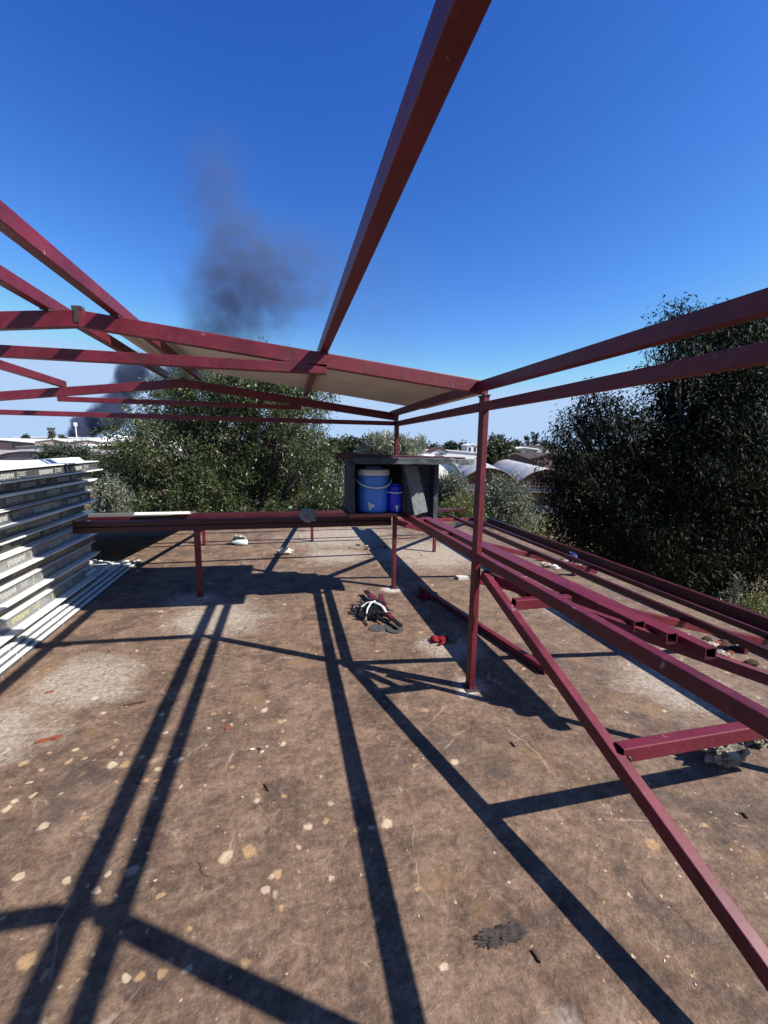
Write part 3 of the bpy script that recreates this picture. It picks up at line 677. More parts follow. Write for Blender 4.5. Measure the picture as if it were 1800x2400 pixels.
for k, (px, py, r, lb) in enumerate(((884, 1473, .075, 'grey grinding disc partly under the strap bundle'), (917, 1469, .07, 'grey grinding disc lying beneath its neighbour, middle of the three'), (926, 1477, .078, 'grey grinding disc farthest right, lying flat on top'))):
    p = gnd(px, py); z0 = .001+(.006 if k == 2 else 0)
    bm = bmesh.new(); prof = [(.011, .0015), (r*.3, .003), (r, .0015), (r, .004), (r*.3, .0055), (.011, .004)]
    rings = [[bm.verts.new((rr*math.cos(u), rr*math.sin(u), zz)) for u in [2*math.pi*i/32 for i in range(32)]] for rr, zz in prof]
    for i in range(len(rings)):
        A, Bq = rings[i], rings[(i+1) % len(rings)]
        for j in range(32): bm.faces.new((A[j], A[(j+1) % 32], Bq[(j+1) % 32], Bq[j]))
    bmesh.ops.recalc_face_normals(bm, faces=bm.faces)
    o = fin('grinding_disc', bm, DISC, None); o.location = p+Vector((0, 0, z0)); setp(o, lb, 'disc', 'grinding discs by the straps')
# work gloves
def glove(label, p, rot, back):
    t = thing('work_glove', label, 'glove', p); M = Matrix.Translation(p) @ Matrix.Rotation(rot, 4, 'Z')
    bm = bmesh.new(); lump(bm, (0, 0, .022), .05, (1.25, .95, .42), .2, 2, 3, 1, True)
    for k in range(4):
        y = -.034+.023*k; rod(bm, [(-.05, y, .022), (-.085, y*1.1, .026), (-.118+.01*abs(k-1.5), y*1.15, .014)], .0125, 8, .009)
    rod(bm, [(.01, -.045, .02), (-.03, -.07, .018), (-.06, -.08, .012)], .0125, 8, .010)
    bmesh.ops.transform(bm, matrix=M, verts=bm.verts); fin('palm_and_fingers', bm, REDFAB, t, True)
    bm = bmesh.new(); box(bm, (.03, -.05, .004), (.10, .05, .05)); bmesh.ops.subdivide_edges(bm, edges=bm.edges[:], cuts=4, use_grid_fill=True)
    for v in bm.verts: v.co.z += noise.noise(v.co*40)*.008+.006; v.co.y *= 1+.1*noise.noise(v.co*20)
    for v in bm.verts: v.co.z = max(v.co.z, .002)
    bmesh.ops.transform(bm, matrix=M, verts=bm.verts); fin('cuff', bm, back, t, True)
glove('red work glove with a grey cuff on the slab in front of the strap bundle', gnd(1040, 1503), R(-8), GREYFAB)
glove('red work glove with a dark cuff in the shade beside the tube on the slab', gnd(1003, 1402), R(-20), GREYFAB)
p = gnd(1084, 1357)
bm = bmesh.new(); box(bm, p+Vector((-.07, -.04, .001)), p+Vector((.07, .05, .035))); o = fin('foam_block', bm, STONE_W, None); setp(o, 'small white foam block on the slab left of the front post', 'foam')
p = gnd(1340, 1316); crumple('plastic_bag', 'bright blue crumpled bag on the slab beyond the tube bundle', 'bag', p, .06, (1, .9, 1.0), simple('dull_blue_bag', (.012, .03, .20), .5, .4, .4, 30), .5, 3, seed=5)
def heap(name, label, px, py, n, spread, r0, r1, mats, sd, cat='rubble'):
    p = gnd(px, py); rs = random.Random(sd); bm = bmesh.new()
    for mi, mt in enumerate(mats):
        nf = len(bm.faces)
        for k in range(n):
            r = rs.uniform(r0, r1); lump(bm, Vector((rs.gauss(0, spread[0]), rs.gauss(0, spread[1]), r*.35)), r, (1.3, rs.uniform(.5, 1), .5), .5, 1.7, 2, k+sd*9, True)
        bm.faces.ensure_lookup_table()
        for f in bm.faces[nf:]: f.material_index = mi
    o = fin(name, bm, list(mats), None); o.location = p; setp(o, label, cat, kind='stuff')
heap('rubble_heap', 'scatter of white plaster bits and scraps under the far right rails', 1322, 1327, 9, (.18, .14), .02, .05, (STONE_W, STONE, WOODST), 2)
heap('rubble_heap', 'heap of broken plaster, red chips and dark scraps near the right edge', 1730, 1520, 14, (.22, .11), .015, .042, (STONE_W, STONE, BRICK, WOODST), 3)
heap('rubble_heap', 'small dark crumbs around a pale patch at the far slab', 880, 1280, 6, (.25, .12), .012, .035, (WOODST, STONE), 6)
p = gnd(1690, 1785); crumple('rock', 'rough whitish rock with a dark broken side under the near rung', 'rock', p, .085, (1.25, .8, .62), simple('rough_limestone', (.24, .21, .16), .95, .1, .55, 18, bump=1), .75, 2.6, seed=11)
p = gnd(1775, 1742); crumple('rock', 'second rock at the right edge of the picture, half in shade', 'rock', p, .07, (1.4, .7, .6), simple('rough_limestone', (.34, .30, .24)), .7, 2.6, seed=14)
def chip(label, a, b, w_, mat, name='tile_chip', cat='tile chip', h=.008, group=None):
    a = gnd(*a); b = gnd(*b); bm = bmesh.new(); d = (b-a); s = d.cross(Vector((0, 0, 1))).normalized()
    pts = []
    for t_, k in ((0, .3), (.25, 1), (.6, .6), (.8, 1.1), (1, .2)): pts.append((a+d*t_+s*w_*k/2, a+d*t_-s*w_*k/2))
    ring = [x[0] for x in pts]+[x[1] for x in pts[::-1]]
    A = [bm.verts.new(v+Vector((0, 0, .001))) for v in ring]; Bq = [bm.verts.new(v+Vector((0, 0, h))) for v in ring]
    bm.faces.new(A[::-1]); bm.faces.new(Bq)
    for i in range(len(A)): bm.faces.new((A[i], A[(i+1) % len(A)], Bq[(i+1) % len(A)], Bq[i]))
    c = (a+b)/2; bmesh.ops.translate(bm, verts=bm.verts, vec=-c)
    o = fin(name, bm, mat, None); o.location = c; setp(o, label, cat, group)
chip('long orange red tile splinter at the left, below the pale cement patch', (82, 1742), (146, 1726), .028, BRICK)
chip('small orange red tile chip on the pale cement patch at the left', (105, 1625), (126, 1621), .016, BRICK)
chip('tiny red chip standing out on the brown slab near the left shadow lines', (528, 1712), (540, 1700), .016, BRICK)
chip('thin dark rod lying across the twin shadow lines at the left', (290, 1655), (342, 1645), .012, WOODST, 'metal_rod', 'rod')
chip('short black twig on the slab at the bottom right', (1247, 2228), (1267, 2259), .008, WOODST, 'twig', 'twig')
chip('short dark twig on the slab below the near rung', (1740, 1905), (1752, 1920), .008, WOODST, 'twig', 'twig')
chip('thin dark twig beside the central shadow, on the brown slab', (620, 1838), (630, 1856), .007, WOODST, 'twig', 'twig')
chip('small dark twig upright to the right of the front post shadow', (1197, 1740), (1207, 1752), .007, WOODST, 'twig', 'twig')
heap('rubble_heap', 'few dark crumbs and a curled scrap left of the central shadow', 612, 1757, 3, (.03, .02), .005, .012, (WOODST, STONE_W), 9)
# peeled blister of the slab coating
p0 = gnd(1175, 2195)
bm = bmesh.new(); lump(bm, (0, 0, 0), .05, (1.5, .42, .14), 1.0, 4.5, 5, 5); bmesh.ops.translate(bm, verts=bm.verts, vec=(0, 0, .003))
o = fin('peeled_coating', bm, simple('peeled_grey_coating', (.06, .048, .042), .7, .3, .5, 40, bump=.8), None); o.location = p0; setp(o, 'torn dark blister of coating on the slab at the lower right', 'debris')
# gravel specks strewn on the slab (uncountable)
bm = bmesh.new(); rs = random.Random(21)
for k in range(900):
    x = rs.uniform(-1.9, 3.6); y = rs.uniform(.5, 8)
    if k % 3 == 0: x = rs.gauss(1.75, .35); y = rs.gauss(1.15, .3)
    r = rs.uniform(.0018, .006); 
    q = [Vector((x+rs.uniform(-r, r), y+rs.uniform(-r, r), 0.0005)) for _ in range(3)]; tp = Vector((x, y, r*.8))
    vs = [bm.verts.new(v) for v in q]+[bm.verts.new(tp)]
    for a, b in ((0, 1), (1, 2), (2, 0)): bm.faces.new((vs[a], vs[b], vs[3]))
bmesh.ops.recalc_face_normals(bm, faces=bm.faces)
o = fin('grit', bm, STONE_W, None); setp(o, 'pale grit and plaster crumbs strewn over the brown slab', 'grit', kind='stuff')

# ------------------------------------------------------------------ vegetation
def leaf_mesh(name, lobes, n, L, W, mat, parent, droop=.4, seed=0, cl_r=.22, per=40, inner=.45, flatten=1):
    """lobes: (centre, radius); leaves sit in twig clusters spread through the shell of each lobe"""
    r = np.random.default_rng(seed)
    C = np.array([list(c) for c, _ in lobes]); Rr = np.array([q for _, q in lobes])
    wts = Rr**2; wts = wts/wts.sum(); nc = max(4, n//per)
    li = r.choice(len(lobes), nc, p=wts)
    d = r.normal(size=(nc, 3)); d /= np.linalg.norm(d, axis=1)[:, None]
    rad = Rr[li]*(inner+(1.06-inner)*r.random(nc)**.6)
    cc = C[li]+d*rad[:, None]*np.array([1, 1, flatten])
    ci = np.repeat(np.arange(nc), per); m_ = len(ci)
    # twig axis per cluster
    ax = d+r.normal(size=(nc, 3))*.5; ax[:, 2] += .15; ax /= np.linalg.norm(ax, axis=1)[:, None]
    t_ = (r.random(m_)-.35)*cl_r*1.8; rs_ = (Rr[li]/Rr.mean())[ci]
    P0 = cc[ci]+ax[ci]*t_[:, None]+r.normal(size=(m_, 3))*cl_r*.33
    dr = ax[ci]*.6+r.normal(size=(m_, 3))*.7; dr[:, 2] -= droop; dr /= np.linalg.norm(dr, axis=1)[:, None]
    up = r.normal(size=(m_, 3)); sd_ = np.cross(dr, up); sd_ /= np.linalg.norm(sd_, axis=1)[:, None]
    ln = L*(.6+.8*r.random(m_)); wd = W*(.7+.6*r.random(m_))
    nr = np.cross(dr, sd_)
    v0 = P0; v2 = P0+dr*ln[:, None]-np.array([0, 0, 1])*ln[:, None]*.12
    mid_ = P0+dr*(ln*.45)[:, None]+nr*(ln*.05)[:, None]
    v1 = mid_+sd_*wd[:, None]/2; v3 = mid_-sd_*wd[:, None]/2
    V = np.stack([v0, v1, v2, v3], 1).reshape(-1, 3).astype(np.float32)
    me = bpy.data.meshes.new(name); nf = m_
    me.vertices.add(nf*4); me.vertices.foreach_set('co', V.ravel())
    me.loops.add(nf*4); me.loops.foreach_set('vertex_index', np.arange(nf*4, dtype=np.int32))
    me.polygons.add(nf); me.polygons.foreach_set('loop_start', np.arange(0, nf*4, 4, dtype=np.int32))
    me.polygons.foreach_set('loop_total', np.full(nf, 4, dtype=np.int32)); me.update(); me.validate()
    return link(name, me, mat, parent)
def trunk_mesh(name, base, lobes, r0, mat, parent, seed=0, every=1):
    rs = random.Random(seed); bm = bmesh.new(); base = Vector(base)
    cen = sum((Vector(c) for c, _ in lobes), Vector())/len(lobes)
    fork = base.lerp(cen, .35)+Vector((rs.uniform(-.1, .1), rs.uniform(-.1, .1), 0))
    rod(bm, [base, base.lerp(fork, .5)+Vector((rs.uniform(-.08, .08), 0, 0)), fork], r0, 10, r0*.75)
    for k, (c, q) in enumerate(lobes):
        if k % every: continue
        c = Vector(c); mid_ = fork.lerp(c, .55)+Vector((rs.uniform(-.2, .2)*q, rs.uniform(-.2, .2)*q, .15*q))
        rod(bm, [fork-Vector((0, 0, .05)), mid_, c+Vector((0, 0, q*.3))], r0*.5, 7, r0*.08)
        for j in range(4):
            e = c+Vector((rs.gauss(0, .5), rs.gauss(0, .5), rs.gauss(.3, .4)))*q; rod(bm, [mid_, mid_.lerp(e, .5)+Vector((0, 0, .08*q)), e], r0*.16, 5, r0*.03)
    return fin(name, bm, mat, parent, True)
def tree(name, label, cat, base, lobes, n, L, W, mat, r0=.14, seed=0, group=None, every=1, **k):
    t = thing(name, label, cat, base, group)
    trunk_mesh('trunk', base, lobes, r0, BARK, t, seed, every)
    leaf_mesh('crown', lobes, n, L, W, mat, t, seed=seed, **k); return t
def lob(lst, d0, jit=.8, seed=0):
    rs = random.Random(seed); out = []
    for px, py, r in lst:
        d = d0+rs.uniform(-jit, jit); out.append((at(px, py, d), r*d/1000))
    return out
# left broad tree beyond the slab
lb = lob([(560, 900, 58), (470, 925, 60), (600, 890, 66), (680, 880, 50), (738, 915, 42), (390, 965, 66), (500, 960, 90), (610, 980, 90), (700, 970, 60), (330, 1040, 66),
          (420, 1060, 95), (540, 1070, 110), (650, 1075, 95), (738, 1060, 50), (290, 1120, 62), (370, 1150, 85), (480, 1165, 90), (600, 1170, 95), (710, 1150, 80), (775, 1150, 48), (795, 1190, 40)], 11.6, 1.1, 1)
pb = at(540, 1300, 11.8); tree('broadleaf_tree', 'broad sunlit green tree beyond the far roof edge, left of the grey shelter', 'tree', (pb.x, pb.y, GZ), lb, 125000, .092, .030, LEAF_M, .17, 3, per=34, cl_r=.24, inner=.5)
# wispy shoots on top
# right dark tree
rb = lob([(1340, 1000, 40), (1395, 965, 42), (1450, 985, 48), (1330, 1065, 42), (1400, 1060, 70), (1480, 1060, 60), (1320, 1130, 40), (1420, 1160, 95), (1315, 1210, 42), (1575, 1000, 72), (1560, 905, 48),
          (1590, 835, 52), (1570, 765, 34), (1640, 790, 44), (1700, 775, 40), (1755, 770, 40), (1830, 770, 52), (1680, 850, 85), (1790, 850, 85), (1660, 970, 105), (1790, 970, 120), (1650, 1090, 120), (1800, 1100, 130), (1540, 1110, 95), (1690, 1210, 130), (1820, 1220, 130), (1390, 1260, 80), (1350, 1275, 55),
          (1480, 1250, 90), (1560, 1290, 90), (1650, 1340, 90), (1790, 1370, 90), (1900, 1040, 130), (1930, 1250, 140), (1480, 1160, 90)], 8.8, .7, 2)
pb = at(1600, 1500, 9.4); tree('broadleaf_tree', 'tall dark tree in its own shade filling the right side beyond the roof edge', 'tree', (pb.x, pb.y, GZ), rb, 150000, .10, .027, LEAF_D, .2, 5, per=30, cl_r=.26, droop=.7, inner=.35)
# undergrowth and saplings
def shrub(label, lst, d, n, L, W, mat, name='shrub', seed=0, r0=.05, group=None, **k):
    lo = lob(lst, d, .3, seed); c = sum((Vector(a) for a, _ in lo), Vector())/len(lo)
    return tree(name, label, 'shrub', (c.x, c.y, GZ), lo, n, L, W, mat, r0, seed, group, **k)
shrub('silvery grey olive bush between the front post and the dark tree', [(1190, 1165, 42), (1170, 1215, 42), (1215, 1220, 42), (1195, 1255, 45), (1150, 1240, 35), (1140, 1180, 30)], 15, 26000, .12, .028, LEAF_O, 'olive_bush', 11, per=20, cl_r=.25, droop=-.5)
shrub('silvery olive bush right of the grey shelter', [(1052, 1150, 28), (1042, 1190, 30), (1075, 1180, 26), (1060, 1140, 20)], 16, 15000, .12, .028, LEAF_O, 'olive_bush', 12, per=20, cl_r=.25, droop=-.5)
shrub('yellowish weeds below the olive bushes', [(1060, 1215, 34), (1100, 1195, 28), (1110, 1235, 30), (1030, 1225, 25), (1250, 1270, 30)], 14, 18000, .09, .026, LEAF_Y, 'weed_clump', 13, per=20, cl_r=.2, droop=-.3)
shrub('silvery bush at the left beside the panel stack', [(255, 1150, 22), (275, 1175, 24), (250, 1190, 24)], 9.6, 5000, .07, .022, LEAF_O, 'olive_bush', 14, per=20, cl_r=.18, droop=.1)
shrub('yellow green bush above the silvery one at the left', [(265, 1100, 30), (290, 1085, 24), (300, 1120, 26)], 13, 4500, .08, .03, LEAF_Y, 'leafy_bush', 15, per=20, cl_r=.2)
shrub('low green growth under the left end of the far rails', [(330, 1195, 30), (400, 1200, 28), (480, 1200, 26), (560, 1202, 26), (650, 1200, 28), (730, 1200, 28), (800, 1200, 26)], 10.6, 12000, .08, .026, LEAF_M, 'hedge_growth', 16, per=24, cl_r=.2)
shrub('slender pale sapling behind the right edge beam', [(1722, 1385, 14), (1715, 1420, 16), (1735, 1430, 16), (1728, 1360, 9)], 6.9, 900, .06, .013, LEAF_O, 'sapling', 17, per=12, cl_r=.1, droop=-.9)
shrub('green weeds at the far right corner behind the edge beam', [(1775, 1420, 28), (1790, 1450, 28), (1760, 1450, 16)], 6.6, 2500, .05, .016, LEAF_Y, 'weed_clump', 18, per=20, cl_r=.1)
shrub('rounded dark green bush in front of the grey greenhouses at the left', [(130, 1075, 28), (170, 1066, 26), (205, 1078, 24), (110, 1088, 18), (160, 1090, 30), (225, 1090, 16)], 40, 9000, .28, .12, LEAF_H, 'dense_bush', 19, per=20, cl_r=.5, r0=.15)
shrub('row of bushes in front of the white gabled hall', [(238, 1055, 9), (258, 1056, 10), (280, 1054, 12), (300, 1056, 12), (318, 1060, 12)], 70, 4000, .5, .25, LEAF_Y, 'dense_bush', 20, per=20, cl_r=.6, r0=.2)
shrub('pale reedy tree behind the left of the rear post', [(880, 1045, 14), (895, 1055, 16), (868, 1056, 12), (900, 1035, 8)], 34, 2500, .5, .09, LEAF_B, 'reed_clump', 21, per=16, cl_r=.4, droop=-1.2)
shrub('pale reedy clump right of the rear post', [(935, 1050, 14), (950, 1056, 14), (926, 1058, 12), (960, 1052, 8)], 34, 2500, .5, .09, LEAF_B, 'reed_clump', 22, per=16, cl_r=.4, droop=-1.2)
shrub('small bleached shrub farther right of the rear post, before the long white roofs', [(982, 1050, 9), (988, 1040, 6), (976, 1058, 8)], 40, 900, .5, .1, LEAF_B, 'reed_clump', 23, per=16, cl_r=.4, droop=-1.2)
shrub('dark leafy tree group right behind the front post', [(1160, 1078, 15), (1180, 1064, 11), (1152, 1066, 11), (1160, 1092, 13), (1172, 1054, 9), (1186, 1052, 7)], 62, 9000, .6, .28, LEAF_H, 'tree_group', 24, per=20, cl_r=.9, r0=.25)
shrub('mixed green bushes seen between the leaves of the broad tree and the shelter', [(770, 1060, 16), (800, 1055, 14), (830, 1060, 14), (850, 1052, 12), (780, 1048, 8), (745, 1060, 12)], 48, 7000, .5, .22, LEAF_H, 'tree_group', 25, per=20, cl_r=.7, r0=.2)
# horizon trees, each a thing
rs = random.Random(5)
hz = [(60, 1024, 4, 5), (118, 1022, 2.5, 9), (124, 1021, 2.5, 9), (148, 1024, 6, 5), (768, 1042, 5, 5), (790, 1040, 5, 6), (812, 1036, 7, 6), (820, 1037, 5, 8), (848, 1042, 7, 6), (1014, 1045, 13, 7), (1050, 1043, 10, 8), (1060, 1044, 12, 6),
      (1085, 1044, 9, 5), (1150, 1041, 3, 10), (1158, 1038, 4, 12), (1166, 1039, 4, 11), (1175, 1041, 4, 10), (1210, 1041, 12, 8), (1235, 1037, 4, 10), (1248, 1036, 5, 12), (1256, 1038, 5, 10), (1280, 1042, 12, 8), (1295, 1046, 10, 8), (905, 1046, 9, 5), (1105, 1050, 10, 6)]
words = {2: 'narrow dark cypress', 0: 'rounded dark tree'}
for i, (px, py, rw, rh) in enumerate(hz):
    d = 170+rs.uniform(-10, 60); cyp = rh > rw*1.5
    c = at(px, py, d); k = d/1000; top_ = rh*k*1.3
    lo = [(c+Vector((0, 0, z)), rw*k*q) for z, q in (((-top_, 1), (0, .9), (top_*.8, .6), (top_*1.4, .3)) if cyp else ((-rh*k*.6, 1.1), (0, .9), (rh*k*.3, .6)))]
    if not cyp: lo += [(c+Vector((rw*k*.8*CR.x, rw*k*.8*CR.y, -rh*k*.5)), rw*k*.6), (c-Vector((rw*k*.8*CR.x, rw*k*.8*CR.y, rh*k*.4)), rw*k*.6)]
    near_ = ('above the factory roof at left' if px < 200 else 'on the skyline left of the rear post' if px < 915 else 'on the skyline between both posts' if px < 1130 else 'on the skyline right of the front post')
    nth = ['first', 'second', 'third', 'fourth', 'fifth', 'sixth', 'seventh', 'eighth', 'ninth', 'tenth', 'eleventh']
    zone = [q for q in hz if (q[0] < 200) == (px < 200) and (q[0] < 915) == (px < 915) and (q[0] < 1130) == (px < 1130)]
    zone.sort(); idx = zone.index((px, py, rw, rh))
    tree('cypress_tree' if cyp else 'round_tree', f"{'narrow dark cypress' if cyp else 'rounded dark tree'}, {nth[idx]} from the left {near_}", 'tree', (c.x, c.y, GZ), lo, 420, .9, .6, LEAF_H, .3, 40+i, 'trees on the horizon', per=12, cl_r=.7, inner=.1)

# ------------------------------------------------------------------ buildings and greenhouses around
def frame_at(px, d):          # local frame facing the camera at pixel column px, forward distance d
    p = at(px, 1040, d); f = Vector((CF.x, CF.y, 0)).normalized(); r = Vector((f.y, -f.x, 0)); return Vector((p.x, p.y, 0)), r, f
def zrow(px, py, d): return at(px, py, d).z
def prism(bm, p, r, f, prof, depth, mi=0):
    """profile [(across, z)] swept backwards along f"""
    A = [bm.verts.new(p+r*a+Vector((0, 0, z))) for a, z in prof]; B = [bm.verts.new(p+r*a+f*depth+Vector((0, 0, z))) for a, z in prof]
    fs = [bm.faces.new(A[::-1]), bm.faces.new(B)]
    for i in range(len(A)): fs.append(bm.faces.new((A[i], A[(i+1) % len(A)], B[(i+1) % len(A)], B[i])))
    for q in fs: q.material_index = mi
def hall(name, label, pxa, pxb, d, rows, depth, wall, roof, gables=1, windows=0, group=None, yawv=0):
    """rows = (ridge row, eave row); gabled hall facing the camera"""
    p, r, f = frame_at(pxa, d); w_ = (at(pxb, 1040, d)-at(pxa, 1040, d)).length
    if yawv: Mz = Matrix.Rotation(yawv, 3, 'Z'); r = Mz @ r; f = Mz @ f
    zr, ze = zrow((pxa+pxb)/2, rows[0], d), zrow((pxa+pxb)/2, rows[1], d)
    t = thing(name, label, 'building', (p.x, p.y, GZ), group)
    bw = w_/gables; bm = bmesh.new(); bmr = bmesh.new()
    for g_ in range(gables):
        x0 = g_*bw; prism(bm, p+f*.05, r, f, [(x0, GZ-.3), (x0+bw, GZ-.3), (x0+bw, ze), (x0+bw/2, zr), (x0, ze)], depth)
        th = .25*d/100; prism(bmr, p-f*.2, r, f, [(x0-(.2 if g_ == 0 else 0), ze+.01), (x0+bw/2, zr+.01), (x0+bw+(.2 if g_ == gables-1 else 0), ze+.01), (x0+bw+(.2 if g_ == gables-1 else 0), ze+th), (x0+bw/2, zr+th), (x0-(.2 if g_ == 0 else 0), ze+th)], depth+.4)
    bmesh.ops.recalc_face_normals(bm, faces=bm.faces); bmesh.ops.recalc_face_normals(bmr, faces=bmr.faces)
    fin('wall', bm, wall, t); fin('roof', bmr, roof, t)
    for k in range(windows):
        bm = bmesh.new(); x = w_*(k+.5)/windows; ww = w_/windows*.22; hh = (ze-GZ)*.22; zc = ze-(ze-GZ)*.28
        prism(bm, p-f*.02, r, f, [(x-ww, zc-hh), (x+ww, zc-hh), (x+ww, zc+hh), (x-ww, zc+hh)], .06); fin('window', bm, WINDOW, t)
    return t
# left background
hall('factory_hall', 'long factory hall with pale roof and brown left wall on the left horizon', -140, 82, 172, (1029, 1037), 60, WALLB, ROOFW, 1, 3)
hall('factory_hall', 'long pinkish factory hall with twin shallow gables under the phone mast', 82, 247, 165, (1031, 1037), 60, WALLP, ROOFW, 2, 0)
hall('factory_hall', 'white gabled hall with bright roof right of the pinkish factory', 247, 302, 150, (1032, 1039), 40, ROOFW, ROOFW, 1, 0)
hall('rooftop_block', 'small white rooftop block rising behind the white gabled hall', 246, 282, 190, (1023, 1026), 15, ROOFW, ROOFW, 1, 2)
hall('factory_hall', 'very pale long hall behind the pinkish factory, only its white roof showing', 34, 225, 240, (1026, 1028), 40, ROOFW, ROOFW, 1, 0)
hall('low_shed', 'low shed with light grey roof in front of the pinkish factory', 38, 190, 105, (1044, 1050), 30, WALLW, PLASTIC_G, 1, 0)
hall('low_shed', 'small bright white gabled shed right of the grey shed roof', 172, 226, 95, (1044, 1052), 10, ROOFW, ROOFW, 1, 0)
def vault_house(name, label, pxa, pxb, d, rc, re, depth, bays, sheet, front, yawv=0, side=None, hump=1.0, cat='greenhouse', detail=False, seg=12):
    p, r, f = frame_at(pxa, d); w_ = (at(pxb, 1040, d)-at(pxa, 1040, d)).length
    if yawv: Mz = Matrix.Rotation(yawv, 3, 'Z'); r = Mz @ r; f = Mz @ f
    zc, ze = zrow((pxa+pxb)/2, rc, d), zrow((pxa+pxb)/2, re, d); bw = w_/bays
    t = thing(name, label, cat, (p.x, p.y, GZ)); bm = bmesh.new(); bmf = bmesh.new(); bmt = bmesh.new()
    for b in range(bays):
        x0 = b*bw; arc = []
        for k in range(seg+1):
            u = k/seg; arc.append((x0+u*bw, ze+(zc-ze)*math.sin(math.pi*u)**.8))
        ny = 14; ring = []
        for j in range(ny+1):
            row = []
            for a, z in arc:
                s = j/ny; sag = -.10*abs(math.sin(math.pi*j/2))*(0 if j % 2 == 0 else 1)*(z-ze)/(zc-ze+.01)
                row.append(bm.verts.new(p+r*a+f*(depth*s-.25)+Vector((0, 0, z+sag+.04*noise.noise(Vector((a, s*9, b)))))))
            ring.append(row)
        for j in range(ny):
            for k in range(seg): bm.faces.new((ring[j][k], ring[j][k+1], ring[j+1][k+1], ring[j+1][k]))
        prism(bmf, p+f*.12, r, f, [(x0, ze-.25), (x0+bw, ze-.25)]+[(a, z-.10) for a, z in arc[::-1]], .08)
        for x in (x0, x0+bw/2):
            q = p+r*x; rod(bmt, [q+Vector((0, 0, GZ)), q+Vector((0, 0, ze+(0 if x == x0 else (zc-ze)*.95)))], .045, 6)
        rod(bmt, [p+r*x0+Vector((0, 0, ze-.28)), p+r*(x0+bw)+Vector((0, 0, ze-.28))], .05, 6)
        rod(bmt, [p+r*x0+Vector((0, 0, ze-.75)), p+r*(x0+bw)+Vector((0, 0, ze-.75))], .04, 6)
    geo = bmesh.ops.extrude_face_region(bm, geom=bm.faces[:])
    for v in [g for g in geo['geom'] if isinstance(g, bmesh.types.BMVert)]: v.co.z -= .03
    bmesh.ops.recalc_face_normals(bm, faces=bm.faces)
    fin('cover_sheet', bm, sheet, t, True); bmesh.ops.recalc_face_normals(bmf, faces=bmf.faces); fin('gable_infill', bmf, front, t)
    fin('support_frame', bmt, simple('rusty_grey_pipe', (.16, .12, .10), .7, .3), t)
    bm = bmesh.new(); prism(bm, p+f*.14, r, f, [(0, ze-.76), (w_, ze-.76), (w_, ze-.30), (0, ze-.30)], .03); fin('upper_curtain', bm, PLASTIC_S, t)
    bm = bmesh.new(); prism(bm, p+f*.30, r, f, [(0, GZ-.2), (w_, GZ-.2), (w_, ze-.78), (0, ze-.78)], .04); fin('front_wall', bm, side or front, t)
    bm = bmesh.new(); prism(bm, p+f*.22, r, f, [(0, GZ), (w_, GZ), (w_, GZ+.75), (0, GZ+.75)], .05); fin('lower_curtain', bm, PLASTIC_S, t)
    return t
vault_house('greenhouse', 'nearest greenhouse right of the front post, two arched bays over brown boarded gables', 1083, 1346, 34, 1097, 1130, 27, 2, PLASTIC_S, WOOD, R(-9))
vault_house('greenhouse', 'bright white polytunnel behind the right end of the grey shelter', 968, 1092, 42, 1066, 1118, 30, 1, PLASTIC_W, PLASTIC_W, R(10))
vault_house('greenhouse', 'bright white greenhouse glimpsed through the leaves left of the grey shelter', 660, 850, 50, 1072, 1092, 30, 3, PLASTIC_W, PLASTIC_W, 0)
vault_house('greenhouse', 'wide greenhouse of grey patched sheets at the left behind the panel stack', -160, 146, 48, 1056, 1068, 30, 2, PLASTIC_G, PLASTIC_G, 0)
vault_house('greenhouse', 'grey greenhouse with bare arched frames between the round bush and the broad tree', 222, 330, 52, 1066, 1080, 20, 3, PLASTIC_G, PLASTIC_G, 0)
hall('tiled_house', 'brown hipped tile roof house behind the arched greenhouse', 1158, 1258, 60, (1064, 1084), 12, WALLB, ROOFT, 1, 2)
hall('tiled_house', 'second brown tile roof house, right of the first and half behind the dark tree', 1240, 1345, 62, (1064, 1080), 12, WALLB, ROOFT, 1, 2)
hall('white_house', 'grey white two storey house on the skyline above the brown roofs', 1197, 1262, 95, (1050, 1054), 10, WALLW, ROOFW, 1, 4)
hall('white_house', 'pale gabled house right of the two storey one on the skyline', 1250, 1285, 98, (1046, 1052), 10, WALLW, ROOFT, 1, 2)
hall('white_house', 'white villa just left of the front post on the skyline', 1096, 1120, 150, (1042, 1046), 12, ROOFW, ROOFW, 1, 2)
hall('white_house', 'white villa just right of the front post on the skyline', 1142, 1168, 150, (1045, 1049), 12, ROOFW, ROOFW, 1, 3)
hall('red_roofed_house', 'small white house with dark red roof above the grey shelter', 1010, 1050, 90, (1051, 1060), 9, ROOFW, ROOFR, 1, 1)
hall('long_white_shed', 'long low white shed on the skyline left of the rear post', 745, 890, 190, (1042, 1046), 20, WALLW, ROOFW, 1, 0)
hall('long_white_shed', 'long low white shed on the skyline between the two posts', 955, 1130, 120, (1056, 1062), 20, ROOFW, ROOFW, 1, 0)
hall('long_white_shed', 'long white shed seen below the skyline trees left of the rear post', 800, 960, 130, (1057, 1063), 20, ROOFW, ROOFW, 1, 0)
